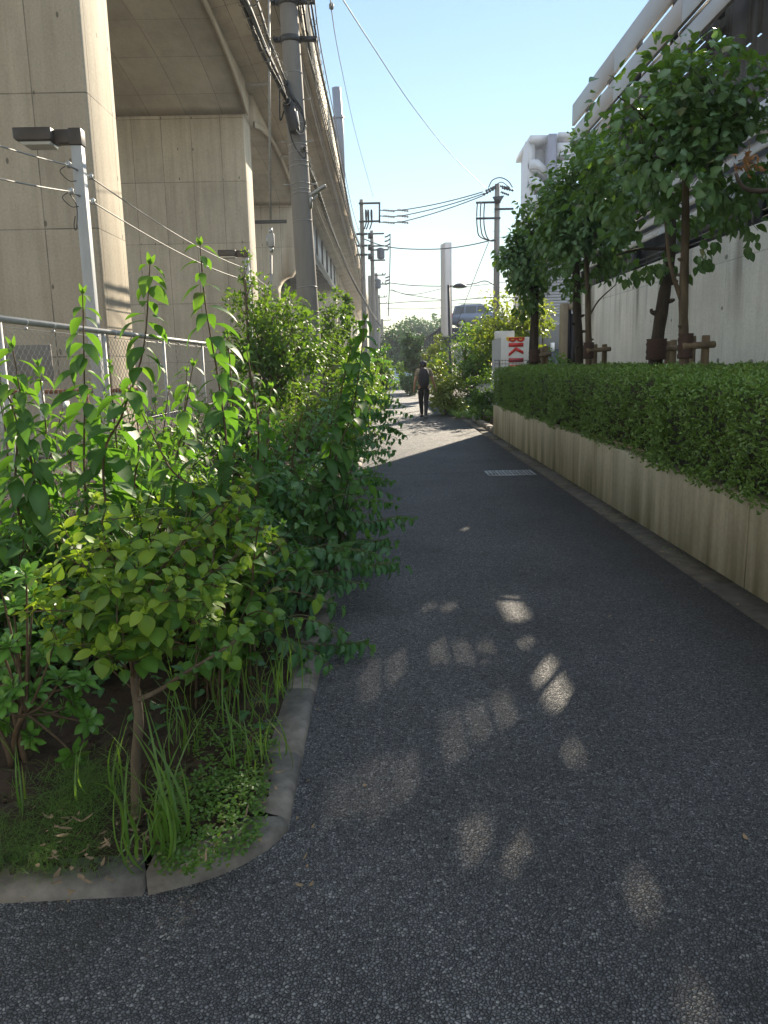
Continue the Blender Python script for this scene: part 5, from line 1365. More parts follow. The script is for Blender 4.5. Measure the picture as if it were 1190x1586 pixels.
# sprig of dry orange leaves on the near branch
t = thing('dry_sprig', 'sprig of dry orange leaves caught in the light near the right edge', 'leaf sprig', P_(1160, 250, YE_+.3))
fo = MB(); gg = np.random.default_rng(5); n = 40
c = P_(1160, 246, YE_+.3); leaves(fo, c+gg.normal(0, .045, (n, 3)), gg.normal(0, 1, (n, 3))-UP*.5, gg.normal(0, 1, (n, 3)), .06, .022, T_OV3, None, 0, .3, .3, 0, gg)
fo.build('foliage', L_DRY, t); m = MB(); m.tube([c+UP*.12, c, c-UP*.1], .004, 5); m.build('twig', M['bark'], t)
# stakes
SG = 'timber stakes propping the street trees'
def stake(label, ux, vz, Y, r, posts, bar_v, hw, right=1):
    c = P_(ux, bar_v, Y); z = c[2]
    t = thing('tree_stake', label, 'tree stake', (c[0], Y, .6), SG)
    bar_end = None
    for (u, v, dY) in posts:
        p = P_(u, v, Y+dY); m = MB(); m.tube([(p[0], p[1], .5), (p[0], p[1], p[2]-.02), (p[0], p[1], p[2])], [r, r*.95, r*.86], 12); m.build('post', M['wood'], t, True); bar_end = p
    m = MB(); e = P_(posts[0][0], bar_v-2, Y+posts[0][2]-.1); f = P_(posts[1][0], bar_v-2, Y+posts[1][2]-.08) if len(posts) > 1 else e
    s = c+np.array([.0, -.05, 0]); d = nrm(e-s); m.tube([s-d*.05, e-d*.0, e+d*.10], r*.85, 10); m.build('crossbar', M['wood'], t, True)
    m = MB(); zs = np.linspace(-.13, .13, 9); m.tube([(c[0], Y, z+a) for a in zs], [hw+.006*math.sin(i*2.4) for i in range(9)], 14); m.build('binding', M['binding'], t, True)
stake('stake frame of two cut logs right of the forked street tree', 1062, 547, YA, .044, [(1094, 519, .12), (1073, 520, .45)], 536, .078)
stake('weathered stake pair behind the thick leaning street tree', 1017, 546, YB_, .045, [(1044, 526, .5), (1036, 528, .7)], 541, .125)
stake('stake frame right of the slender pale street tree', 912, 545, YC, .045, [(937, 533, .15), (922, 533, .5)], 543, .083)
stake('stake pair right of the farthest street tree', 828, 552, YD_, .055, [(846, 536, .1), (840, 538, .5)], 551, .115)

# ------------------------------------------------------------------ bushes beyond the wall and far trees
def simple_bush(name, label, cat, u, vb, vt, Y, wpx, mat, n_cl, per, leaf, seed, trunk=True, group=None, young=.3, shell=.4, droop=.3, sqz=1.0, cl=None, w_=.55, rough=.25, tm=T_OV3):
    top = at(u, vt, Y); bot = at(u, vb, Y); s = top[2]-bot[2]; cx = top[0]; rx = wpx/2/PF*Y
    gz = .06 if 17 < Y < 46 else 0
    t = thing(name, label, cat, (cx, Y, gz), group)
    cen = np.array([cx, Y, (top[2]+max(bot[2], gz))/2]); rz_ = (top[2]-max(bot[2], gz))/2
    fo, br = crown(cen, (rx, rx*sqz, rz_), n_cl, per, leaf, leaf*w_, seed, (cx, Y, max(gz+.1, cen[2]-rz_*.6)), young=young, shell=shell, droop=droop, cl=cl or rx*.32, rough=rough, tm=tm, limb=max(.012, rx*.03))
    fo.build('crown' if cat == 'tree' else 'foliage', mat, t, True)
    br.tube([(cx, Y, gz-.05), (cx, Y, cen[2]-rz_*.3), (cx, Y, cen[2])], [max(.02, rx*.06), max(.015, rx*.05), .01], 8)
    br.build('trunk' if cat == 'tree' else 'stems', M['bark'], t, True)
    return t
simple_bush('leafy_bush', 'low yellow-green bush right beside the walking person', 'bush', 690, 650, 572, 23.0, 62, L_YEL, 50, 34, .11, 31)
simple_bush('leafy_bush', 'lanky yellow-green bush behind the black street lamp post', 'bush', 735, 640, 512, 25.0, 95, L_SMALL, 90, 34, .11, 32, young=.35)
simple_bush('leafy_bush', 'small pale-green bush at the near end of the planter wall', 'bush', 748, 655, 575, 19.5, 46, L_SMALL, 40, 30, .08, 33, young=.1)
simple_bush('columnar_tree', 'narrow yellowish tree standing behind the walking person', 'tree', 678, 600, 516, 33.0, 38, L_YEL, 50, 34, .15, 34, sqz=.9, young=.2)
simple_bush('conifer', 'dark green conical tree left of the narrow yellowish tree', 'tree', 643, 598, 514, 40.0, 34, L_FAR, 60, 40, .20, 35, young=0)
simple_bush('leafy_bush', 'small bright bush at the far end of the path left of the person', 'bush', 630, 606, 560, 42.0, 26, L_SMALL, 30, 30, .16, 36)
simple_bush('leafy_bush', 'dark clipped bush beside the path just left of the person', 'bush', 637, 614, 582, 38.0, 30, L_FAR, 34, 34, .12, 37, young=.0)
simple_bush('young_tree', 'bright backlit broadleaf tree behind the white advertising box', 'tree', 790, 560, 447, 24.5, 100, L_YEL, 70, 34, .15, 38, young=.2, droop=.5)
simple_bush('young_tree', 'dark green broadleaf tree just left of the white advertising box', 'tree', 752, 600, 480, 26.5, 70, L_SMALL, 60, 30, .15, 39, young=.1, droop=.5)
simple_bush('young_tree', 'small yellow-leaved tree beside the siding house', 'tree', 842, 520, 448, 27.0, 44, L_YEL, 24, 20, .13, 43, young=.5, droop=.5)
simple_bush('leafy_bush', 'leafy bush at the foot of the pale building between the trunks', 'bush', 851, 600, 545, 21.0, 60, L_SMALL, 40, 30, .09, 40, young=.5)
simple_bush('big_tree', 'largest rounded tree on the skyline at the end of the path', 'tree', 648, 580, 480, 115, 72, L_FAR, 120, 40, .55, 41, young=0, rough=.3)
simple_bush('big_tree', 'dark spreading tree left of the largest skyline tree', 'tree', 618, 590, 508, 85, 66, L_FAR, 110, 40, .42, 42, young=0, rough=.3)
simple_bush('big_tree', 'low tree showing between the pillar sign and the largest skyline tree', 'tree', 681, 560, 489, 140, 26, L_FAR, 40, 36, .6, 44, young=0, rough=.3)
simple_bush('big_tree', 'small rounded tree in front of the dark spreading tree', 'tree', 632, 590, 525, 70, 28, L_FAR, 40, 36, .34, 45, young=.1)
simple_bush('big_tree', 'far tree partly hidden by the row of grey poles', 'tree', 596, 585, 530, 95, 40, L_FAR, 50, 36, .42, 46, young=0)
for k, (u, vt, Y, w_, lab) in enumerate(((720, 500, 150, 60, 'far tree behind the raised parking deck'), (800, 500, 150, 70, 'far tree behind the advertising box'), (560, 520, 150, 60, 'far tree behind the viaduct piers'), (860, 520, 140, 60, 'far tree behind the pale building'))):
    simple_bush('big_tree', lab, 'tree', u, 585, vt+22, Y, w_, L_FAR, 60, 36, .6, 50+k, young=0)
hz = NT('haze_air'); pv = hz.n('VolumePrincipled'); pv.inputs['Color'].default_value = (.86, .92, 1, 1); pv.inputs['Density'].default_value = 0.0012
for l_ in list(hz.t.links): hz.t.links.remove(l_)
hz.l(pv.outputs[0], hz.out.inputs['Volume'])
ho = MB().bx(-170, 170, -40, 430, -1.4, 46).build('haze', hz.m); ho['kind'] = 'stuff'
scn.cycles.volume_bounces = 0
# grassy strip and weeds by the right kerb
def grass_mass(name, label, pts, hmin, hmax, seed, wd=.006, kind='stuff', mat=None, lean=.5, per=10, age=(0, .3)):
    g = np.random.default_rng(seed); fo = MB(); P = np.repeat(np.asarray(pts, float), per, 0); n = len(P)
    P = P + np.stack([g.normal(0, .025, n), g.normal(0, .025, n), np.zeros(n)], 1)
    a = g.uniform(0, 6.28, n); D = np.stack([np.cos(a)*lean, np.sin(a)*lean, np.ones(n)], 1); N = np.stack([np.cos(a), np.sin(a), -.4*np.ones(n)], 1)*-1
    L = g.uniform(hmin, hmax, n); leaves(fo, P, D, N, L, wd*g.uniform(.7, 1.3, n), T_BL, None, g.uniform(*age, n), .5, .2, 0, g)
    o = fo.build(name, mat or L_GRASS, None, True); o['kind'] = kind
    if kind != 'stuff': o['category'] = 'grass tuft'
    o['label'] = label
    return o
g = np.random.default_rng(77)
pts = np.stack([g.uniform(1.95, 3.2, 500), g.uniform(20.5, 30, 500), np.full(500, .05)], 1)
grass_mass('verge_grass', 'bright grass along the edge of the path by the bushes', pts, .1, .35, 78, .014)
pts = np.stack([g.uniform(2.15, 2.36, 70), g.uniform(5, 16.4, 70), np.full(70, .0)], 1)
grass_mass('wall_foot_weeds', 'tiny weeds growing where the low wall meets the path', pts, .02, .07, 79, .006, per=5)
pts = np.stack([g.uniform(-2.5, 6, 900), g.uniform(57, 66, 900), np.full(900, .0)], 1)
grass_mass('far_grass', 'patch of grass beyond the road under the distant trees', pts, .3, .7, 80, .05, age=(.2, .6))
# ------------------------------------------------------------------ planting on the left
def soil_z(x, y): return 0.10
# tall leafy stems: each plant rises from the bed; paths go through points seen in the photograph at their own distance
def tall_plant(label, Y, paths, seed, leaf=(.175, .068), extra=6, group='tall leafy stems along the fence', spacing=.050, mat=None, basex=None, low=True, young=.32, tm=T_LA, exh=.8):
    g = np.random.default_rng(seed); fo, st = MB(), MB()
    p0 = [at(u, v, Y) for u, v in paths[0]]
    bx_, by_ = (p0[0][0] if basex is None else basex), Y
    base = np.array([bx_, by_, .08])
    for pth in paths:
        P = [at(u, v, Y+(0 if len(q_) == 0 else q_[0])) for (u, v, *q_) in pth]
        start = base+np.array([g.normal(0, .06), g.normal(0, .06), 0])
        shoot(fo, st, spline([start]+P, 40), leaf[0], leaf[1], spacing, .16, tm, .008, .35, .62, 'dec', young, .42, .22, [1.0, 1.1, 1.1, 1.05, .9, .62], g, True, .012)
    if extra:
        bush(base, .38, .38, exh, extra, leaf[0]*.75, leaf[1]*.8, .075, seed+100, tm, .35, .2, 'dec', .3, .22, 2, .006, .2, fo=fo, st=st)
    return plant('leafy_shrub', label, 'shrub', base, fo, st, mat or L_TALL, M['stem'], group)
tall_plant('leafy shrub at the left edge whose tall stem leans out of frame', 3.5, [[(60, 800), (45, 690), (18, 530)], [(30, 800), (25, 650), (-20, 560)], [(90, 860), (70, 780), (35, 640)]], 1, extra=10)
tall_plant('leafy shrub with an upright stem rising in front of the pale pier edge', 3.7, [[(132, 760), (131, 620), (128, 450)]], 2, extra=7, spacing=.048)
tall_plant('leafy shrub with a dark hanging-leaved stem and a bright bud tip before the viaduct', 3.6, [[(160, 740), (190, 640), (222, 540), (233, 400)], [(300, 790), (260, 720), (205, 610)]], 3, (.175, .085), extra=8, spacing=.050)
tall_plant('tallest leafy shrub whose stem reaches up to the lamp wires', 3.9, [[(352, 720), (340, 600), (318, 470), (309, 368)]], 4, extra=8, spacing=.046)
tall_plant('leafy shrub with a reddish stem in front of the round bush', 4.6, [[(362, 690), (358, 590), (352, 508)], [(400, 700), (395, 620), (382, 540)]], 5, (.135, .055), extra=8)
tall_plant('leafy shrub beside the path with large drooping leaves at the top', 5.2, [[(515, 740), (545, 640), (558, 560), (566, 490)], [(500, 760), (512, 700), (530, 600), (545, 530)]], 6, (.17, .075), extra=10, young=.15)
tall_plant('mid-green leafy shrub behind the tall stems near the wire fence', 5.0, [[(235, 760), (250, 690), (262, 600)], [(190, 740), (176, 640), (170, 560)], [(280, 720), (285, 650), (290, 570)]], 7, (.13, .05), extra=10)
tall_plant('leafy shrub low against the fence left of the upright stem', 5.2, [[(60, 760), (80, 700), (95, 640)], [(110, 740), (100, 680), (90, 660)]], 8, (.13, .05), extra=12, young=.5)
tall_plant('leafy shrub with twin stems close to the fence behind the leaning stem', 4.4, [[(75, 760), (70, 650), (58, 560)], [(20, 780), (10, 680), (-5, 590)]], 9, extra=8)
tall_plant('leafy shrub whose stem crosses in front of the second fence post', 4.4, [[(205, 780), (215, 680), (200, 590)], [(250, 800), (275, 700), (300, 560)]], 10, (.17, .07), extra=8, young=.4)
tall_plant('leafy shrub with short bright stems between the tallest stem and the round tree', 4.9, [[(400, 780), (412, 700), (420, 600)], [(445, 780), (455, 700), (470, 630)]], 13, (.15, .06), extra=10, young=.45)
# filler shrubs in the middle of the bed
LB = 'broad-leaved shrubs filling the bed'
def filler(label, X, Y, rx, ry, h, n, leaf, seed, mat=L_BROAD, tm=T_OV, rank='dec', young=.25, arch=.25, zmin=.3, name='leafy_shrub', group=LB, spacing=.07, side=2, droop=.25, skew=(0, 0), curl=.3):
    fo, st = bush((X, Y, .07), rx, ry, h, n, leaf[0], leaf[1], spacing, seed, tm, zmin, arch, rank, droop, young, side, .007, .22, skew, curl)
    return plant(name, label, 'shrub', (X, Y, .07), fo, st, mat, M['stem'], group)
filler('dark broad-leaved shrub just right of the small thin-trunked tree', -.72, 3.25, .36, .45, .92, 34, (.085, .06), 21, young=.18)
filler('dense low shrub hiding the kerb behind the grass', -.85, 3.95, .42, .5, .78, 34, (.10, .05), 22, L_ARCH, young=.12)
filler('broad-leaved shrub in the middle of the bed under the tallest stem', -1.25, 4.1, .5, .5, 1.02, 36, (.10, .055), 23, L_BROAD, young=.25)
filler('dark-leaved shrub at the left edge below the leaning stem', -1.75, 3.3, .5, .45, .85, 34, (.12, .05), 24, L_TALL, T_LA, young=.1)
filler('shrub with glossy leaves behind the dense low shrub', -.75, 5.0, .42, .6, 1.0, 36, (.10, .048), 25, L_ARCH, young=.2)
filler('leafy shrub beside the kerb halfway to the concrete pole', -.7, 6.4, .45, .7, 1.15, 40, (.10, .045), 26, L_ARCH, young=.3)
filler('leafy shrub behind the tall stems in the middle distance', -1.6, 5.6, .6, .7, 1.2, 40, (.11, .048), 27, L_TALL, T_LA, young=.35)
filler('leafy shrub against the fence in the middle distance', -2.3, 7.0, .6, .8, 1.3, 40, (.11, .05), 28, L_TALL, T_LA, young=.4)
filler('bright leafy shrub in front of the thick concrete pole', -.75, 8.2, .55, .8, 1.35, 46, (.10, .045), 29, L_SMALL, T_LA, young=.35, spacing=.075)
filler('leafy shrub left of the thick concrete pole', -1.7, 8.6, .6, .8, 1.45, 40, (.11, .05), 30, L_TALL, T_LA, young=.35, spacing=.08)
filler('bright shrub just past the thick concrete pole beside the path', -.7, 10.6, .62, 1.1, 1.6, 50, (.11, .048), 301, L_SMALL, T_OV4, young=.35, spacing=.09)
filler('tall bright shrub behind the thick concrete pole', -.95, 13.8, .7, 1.2, 2.3, 56, (.12, .052), 302, L_SMALL, T_OV4, young=.3, spacing=.10)
filler('shrub along the path edge in the sunlit stretch', -.62, 14.0, .6, 1.5, 1.5, 50, (.12, .05), 303, L_SMALL, T_OV4, young=.4, spacing=.10)
filler('shrub farther along the path edge beyond the sunlit stretch', -.6, 18.0, .7, 1.8, 1.7, 50, (.14, .06), 304, L_SMALL, T_OV4, young=.4, spacing=.12)
filler('distant shrub near the end of the left planting', -.6, 23.5, .8, 2.4, 1.8, 50, (.16, .07), 305, L_SMALL, T_OV3, young=.4, spacing=.15)
filler('last shrub before the far end of the left planting', -.5, 30, .9, 3.0, 1.9, 50, (.2, .09), 306, L_SMALL, T_OV3, young=.3, spacing=.2)
filler('tall shrub behind the sunlit path-edge shrub', -1.7, 17.5, .9, 1.5, 2.6, 50, (.13, .055), 307, L_SMALL, T_OV3, young=.3, spacing=.12)
filler('bushy shrub far back against the viaduct side', -2.0, 24, 1.1, 2.0, 2.4, 50, (.16, .07), 308, L_SMALL, T_OV3, young=.3, spacing=.16)
# arching sprays that lean out over the kerb onto the path, flat rows of drooping leaves
AG = 'arching shrubs leaning over the kerb'
def spray(label, X, Y, paths, seed, leaf=(.098, .052), spacing=.05, mat=L_ARCH, young=.15):
    g = np.random.default_rng(seed); fo, st = MB(), MB(); base = np.array([X, Y, .07])
    for (pth, Yt) in paths:
        P = [at(u, v, Y+(Yt-Y)*(i+1)/len(pth)) for i, (u, v) in enumerate(pth)]
        path = spline([base+g.normal(0, .03, 3)*np.array([1, 1, 0])]+P, 30)
        shoot(fo, st, path, leaf[0], leaf[1], spacing, .25, T_LA, .005, .25, .75, 'flat', young, .35, .25, [.9, 1.05, 1.0, .85, .6], g, True, .004)
        for j in range(4):
            t = g.uniform(.4, .85); Q, T, LL = sample(path, np.array([t])); d = nrm(T[0]+g.normal(0, .35, 3)*np.array([1, 1, .4])); l = LL*g.uniform(.18, .32)
            q2 = Q[0]+d*l-UP*l*.2; q2[2] = max(q2[2], .04)
            shoot(fo, st, bez(Q[0], Q[0]+d*l*.55+UP*l*.06, q2, 8), leaf[0]*.9, leaf[1]*.9, spacing, .1, T_LA, .003, .25, .7, 'flat', young, .35, .25, [1, 1, .7], g, True, .004)
    return plant('arching_shrub', label, 'shrub', base, fo, st, mat, M['greenstem'], AG)
spray('lowest arching spray lying almost on the asphalt beyond the grass', -.62, 3.75, [([(430, 990), (500, 1000), (572, 992)], 3.75), ([(420, 960), (480, 960), (545, 985)], 3.7), ([(390, 960), (440, 990), (500, 1015)], 3.5)], 61)
spray('arching spray with its tip pointing out over the path above the lowest one', -.6, 4.6, [([(470, 900), (550, 880), (618, 872)], 4.6), ([(440, 930), (500, 910), (560, 900)], 4.4), ([(450, 870), (520, 850), (580, 858)], 4.7)], 62)
spray('longest arching spray reaching farthest over the path', -.6, 5.4, [([(460, 850), (550, 815), (630, 802)], 5.4), ([(450, 820), (520, 800), (590, 795)], 5.6), ([(480, 880), (540, 850), (600, 835)], 5.2)], 63)
spray('arching spray just before the sunlit stretch of path', -.6, 7.0, [([(500, 760), (560, 730), (605, 715)], 7.0), ([(480, 740), (540, 720), (595, 735)], 7.2), ([(500, 720), (550, 700), (600, 700)], 7.5)], 64, (.09, .045))
spray('dark arching spray against the sunlit path', -.6, 9.5, [([(540, 690), (585, 670), (622, 682)], 9.5), ([(520, 660), (570, 645), (615, 650)], 9.8), ([(530, 640), (580, 620), (612, 628)], 10.2)], 65, (.11, .055), .06)
spray('arching spray of dark leaves at shoulder height by the path', -.6, 12.0, [([(550, 640), (590, 610), (618, 618)], 12), ([(545, 600), (585, 580), (612, 590)], 12.5), ([(555, 570), (585, 555), (608, 560)], 13)], 66, (.13, .06), .07)
spray('dense arching shrub hiding the kerb just beyond the grass', -.7, 4.2, [([(400, 960), (450, 930), (520, 935)], 4.0), ([(420, 920), (480, 890), (560, 905)], 4.3), ([(380, 930), (430, 900), (500, 890)], 4.1), ([(440, 890), (500, 860), (590, 880)], 4.5), ([(400, 880), (470, 850), (540, 855)], 4.4), ([(430, 990), (480, 975), (530, 990)], 3.9)], 67, (.10, .05))
spray('dense arching shrub spilling over the kerb below the longest spray', -.65, 5.6, [([(440, 840), (510, 800), (590, 820)], 5.4), ([(470, 810), (540, 775), (610, 780)], 5.9), ([(450, 790), (520, 760), (590, 760)], 6.1), ([(500, 850), (560, 835), (610, 850)], 5.2), ([(460, 860), (530, 850), (580, 870)], 5.0), ([(480, 770), (540, 745), (600, 745)], 6.4)], 68, (.10, .05))
spray('dense arching shrub leaning into the sunlit edge of the path', -.6, 8.5, [([(520, 730), (570, 700), (612, 700)], 8.2), ([(510, 700), (560, 680), (610, 685)], 8.8), ([(530, 680), (580, 660), (615, 665)], 9.2), ([(520, 660), (570, 640), (608, 640)], 9.8)], 69, (.11, .055), .06)
# thin-trunked small tree in the foreground
g = np.random.default_rng(90)
tb = gnd(210, 1252, .09); Yt = tb[1]
t = thing('small_tree', 'small thin-trunked tree with bright rounded leaves in the corner of the bed', 'tree', tb)
m = MB(); tp = [tb-UP*.05, at(211, 1180, Yt), at(215, 1110, Yt), at(208, 1050, Yt+.02), at(205, 960, Yt+.03)]
pth = spline(tp, 24); m.tube(pth, np.interp(np.linspace(0, 1, len(pth)), [0, .1, 1], [.022, .017, .012])*(1+g.normal(0, .06, len(pth))), 10)
m.tube(spline([at(213, 1085, Yt), at(245, 1070, Yt), at(290, 1040, Yt-.03), at(340, 1010, Yt-.05), at(375, 985, Yt-.05)], 16), np.linspace(.009, .003, 16), 7)
m.build('trunk', M['bark'], t, True)
fo, st = MB(), MB(); hd = pth[-1]
tips = [(150, 775, 0), (250, 800, .0), (360, 770, .1), (385, 745, .15), (60, 890, .1), (95, 860, .2), (40, 950, 0), (120, 930, -.15), (180, 850, -.1), (300, 830, -.1), (330, 880, .1), (385, 850, .2), (260, 900, -.2), (200, 820, .15), (75, 1000, -.1), (150, 1010, -.2),
        (100, 820, .25), (225, 945, -.25), (290, 930, -.1), (330, 960, 0), (170, 905, -.2), (125, 870, 0), (215, 870, -.15), (270, 860, .1), (345, 810, .15), (60, 930, .2), (110, 975, .0), (180, 970, -.22), (240, 990, -.15), (150, 830, .1)]
for (u, v, dy) in tips:
    e = at(u, v, Yt+dy); s0 = sample(pth, np.array([g.uniform(.62, 1.0)]))[0][0]
    c = (s0+e)/2+np.array([0, 0, .05])+g.normal(0, .02, 3); path = bez(s0, c, e, 12)
    shoot(fo, st, path, .068, .050, .044, .35, T_OV, .0035, .3, .15, 'dec', .85, .25, .22, [.9, 1.1, 1, .8], g, True, .01)
    for j in range(3):
        tt_ = g.uniform(.4, .9); Q, T, LL = sample(path, np.array([tt_])); d = nrm(T[0]+g.normal(0, .7, 3)); l = g.uniform(.06, .14)
        shoot(fo, st, bez(Q[0], Q[0]+d*l*.5+UP*.01, Q[0]+d*l, 5), .056, .042, .035, .15, T_OV, .002, .3, .15, 'dec', .35, .25, .22, [.9, 1, .8], g, True, .008)
path = spline([at(260, 1060, Yt-.02), at(310, 1030, Yt-.04), at(350, 1000, Yt-.05), at(388, 965, Yt-.06)], 16)
shoot(fo, st, path, .052, .040, .036, .1, T_OV, .003, .3, .2, 'flat', .2, .2, .2, None, g, True, .01)
fo.build('crown', L_BROAD, t, True); st.build('twigs', M['stem'], t, True)
# whorled-leaf shrub bottom left
def whorl_shrub(label, base, tips, Yb, seed, leaf=.070):
    g = np.random.default_rng(seed); fo, st = MB(), MB(); base = np.asarray(base, float)
    forks = [base+np.array([dx, dy_, .22]) for dx, dy_ in ((-.10, .0), (.05, .04), (.10, -.05), (-.02, .10))]
    for k, f_ in enumerate(forks): st.tube(bez(base+np.array([.05*(k % 2), .02*k, -.03]), base+np.array([.02*(k % 2), 0, .12]), f_, 8), np.linspace(.013, .008, 8), 7)
    for (u, v, dy) in tips:
        e = at(u, v, Yb+dy); f_ = min(forks, key=lambda q_: np.linalg.norm(q_-e)); c = (f_+e)/2+np.array([0, .03, -.03])+g.normal(0, .02, 3); path = bez(f_, c, e, 12)
        st.tube(path, np.linspace(.006, .003, 12), 6)
        T = nrm(path[-1]-path[-3]); T = nrm(T+UP*.5-np.array([0, .45, 0])+g.normal(0, .25, 3))
        A = nrm(np.cross(T, [1, .2, 0])); B = np.cross(T, A)
        for ring, (nl, k, s, off) in enumerate(((7, .95, 1.0, 0), (5, .6, .85, .008), (4, .25, .55, .014))):
            th = np.arange(nl)*2*math.pi/nl+g.uniform(0, 6)+g.normal(0, .12, nl)
            rd = A[None]*np.cos(th)[:, None]+B[None]*np.sin(th)[:, None]
            D = rd*k+T[None]*(1.05-k*.75); L = leaf*s*g.uniform(.85, 1.12, nl)
            leaves(fo, np.repeat((e+T*off)[None], nl, 0)+rd*.004, D, T[None]*1.0+g.normal(0, .1, (nl, 3)), L, L*.46, T_OB2, None, .12+.2*(ring == 2)+g.uniform(0, .1), .28, .2, 0, g)
    return plant('whorled_shrub', label, 'shrub', base, fo, st, L_WHORL, M['stem'], None)
T_OB2 = tmpl(6, pr_obov)
gg = np.random.default_rng(12)
tips = []
for u, v in [(15, 1000), (20, 1060), (15, 1125), (45, 1140), (60, 1075), (85, 1100), (110, 1085), (40, 1030), (70, 1020), (95, 1050), (125, 1060), (35, 985), (10, 1090), (105, 1165), (55, 1110), (0, 1035), (-20, 1070), (-30, 1010), (130, 1110), (80, 990), (20, 940), (55, 930), (95, 945), (-10, 965), (0, 905), (40, 890), (-25, 920)]:
    tips.append((u+gg.normal(0, 4), v+gg.normal(0, 4), gg.uniform(-.12, .16)))
whorl_shrub('low shrub with whorls of shiny leaves at the bottom left edge', (gnd(50, 1195)[0]-.03, 2.62, .08), tips, 2.62, 71)
# feathery fine-leaved plant behind the small tree
def feather(label, base, Yb, fr, seed):
    g = np.random.default_rng(seed); fo, st = MB(), MB()
    for (u0, v0, u1, v1, dy) in fr:
        a, b = at(u0, v0, Yb+dy), at(u1, v1, Yb+dy-.1); path = bez(a, (a+b)/2+UP*.06, b, 14)
        st.tube(spline([np.asarray(base), (np.asarray(base)+a)/2+UP*.1, a], 10), .004, 5)
        st.tube(path, np.linspace(.003, .001, 14), 4)
        P, T, LL = sample(path, np.linspace(.05, 1, 12)); S = nrm(np.cross(T, UP))
        for p, t_, s_ in zip(P, T, S):
            for sd in (-1, 1):
                d = nrm(s_*sd+t_*.45-UP*.1); l = LL*.26; q = np.linspace(.1, 1, 11)[:, None]; pp_ = p+d*l*q
                st.tube([p, p+d*l], .0012, 3, False)
                n_ = nrm(np.cross(d, UP))
                for s2 in (-1, 1): leaves(fo, pp_, n_*s2+d*.4, np.repeat(UP[None], 11, 0), .022, .006, T_MIN, None, .1, 0, 0, 0, g)
    return plant('feathery_plant', label, 'plant', base, fo, st, L_ARCH, M['greenstem'])
feather('feathery plant with fine ferny leaflets in the middle of the bed', (-1.05, 3.7, .08), 3.7, [(330, 800, 240, 745, 0), (330, 790, 420, 735, .1), (320, 800, 290, 720, .1), (340, 800, 400, 790, -.1), (320, 810, 230, 790, -.1), (340, 790, 350, 715, .1)], 72)
# round bright bush and neighbours near the concrete pole
simple_bush('round_tree', 'round bright small-leaved tree left of the thick concrete pole', 'tree', 418, 640, 447, 9.6, 150, L_SMALL, 130, 44, .075, 81, young=.4, shell=.55, droop=.15, cl=.17, w_=.5)
simple_bush('slim_sapling', 'slim sapling whose twigs rise in front of the farther lamp post', 'tree', 377, 470, 380, 9.4, 26, L_SMALL, 12, 9, .05, 82, young=.7, shell=.2, cl=.06)
simple_bush('leafy_bush', 'bright-tipped bush directly right of the thick concrete pole', 'bush', 510, 640, 452, 15.0, 70, L_SMALL, 90, 34, .10, 83, young=.35)
simple_bush('slim_sapling', 'slender leafy sapling against the viaduct shade right of the pole', 'tree', 537, 520, 446, 19, 22, L_SMALL, 16, 16, .12, 84, young=.3)
simple_bush('leafy_bush', 'sunlit bush where the left planting meets the row of far poles', 'bush', 588, 640, 540, 27.0, 45, L_SMALL, 70, 34, .13, 85, young=.35)
# grasses and ground plants at the front of the bed
def tuft(label, u, v, n, hmin, hmax, wd, seed, spread=.05, lean=.45, age=.1):
    n = int(n*.85); lean *= 2.0; hmin *= .6; hmax *= 1.1; wd *= .85
    g = np.random.default_rng(seed); fo = MB(); b = gnd(u, v, .10)
    P = b+np.stack([g.normal(0, spread, n), g.normal(0, spread, n), np.zeros(n)], 1); a = g.uniform(0, 6.28, n); le = lean*g.uniform(.3, 1.5, n)
    D = np.stack([np.cos(a)*le, np.sin(a)*le, np.ones(n)], 1); N = -np.stack([np.cos(a), np.sin(a), -.3*np.ones(n)], 1)
    L = g.uniform(hmin, hmax, n); leaves(fo, P, D, -N, L, wd*g.uniform(.7, 1.3, n), T_BL, None, g.uniform(0, age*2+.1, n), 1.15, .25, 0, g)
    o = fo.build('grass_tuft', L_GRASS, None, True); o.data.transform(Matrix.Translation(Vector((-b).tolist()))); o.location = Vector(b.tolist())
    return tag(o, label, 'grass tuft', 'grass tufts at the front of the bed')
tuft('broad-bladed grass tuft right of the thin trunk', 255, 1310, 34, .16, .34, .016, 1)
tuft('second broad-bladed tuft leaning left below the thin trunk', 225, 1340, 16, .12, .28, .015, 2, .04, .8)
tuft('grass tuft behind the thin trunk in the shade', 190, 1230, 16, .12, .26, .011, 3)
tuft('bright grass tuft beside the kerb where the stones meet', 400, 1190, 26, .10, .24, .010, 4, .05, .6, .25)
tuft('arching grass tuft leaning over the kerb under the lowest spray', 440, 1075, 26, .16, .34, .010, 5, .05, .9)
tuft('tall thin grass tuft in the dark gap under the shrubs', 350, 1130, 30, .16, .32, .009, 6, .08, .7)
tuft('sparse grass tuft in the shade of the broad-leaved shrub', 300, 1150, 22, .14, .28, .009, 7, .07, .6)
tuft('long-bladed tuft just behind the bright kerb tuft', 395, 1110, 24, .14, .30, .009, 8, .06, .7, .15)
tuft('few wide blades lying low at the far left of the bed', 30, 1240, 8, .10, .2, .012, 9, .05, 1.2)
g = np.random.default_rng(101)
pts = [gnd(u, v, .09) for u, v in zip(g.normal(60, 60, 260), g.normal(1318, 30, 260)) if u < 205 and v < 1352]
grass_mass('feathery_weeds', 'fine hair-like green weeds covering the front left corner of the bed', pts, .025, .085, 102, .0014, per=9, lean=1.1)
pts = [gnd(u, v, .10) for u, v in zip(g.normal(125, 40, 120), g.normal(1235, 25, 120))]
pts2 = [p for p in pts]
grass_mass('fine_weeds', 'fine drooping weeds in the middle of the bare soil', pts2, .04, .12, 103, .0018, per=12, lean=1.0)
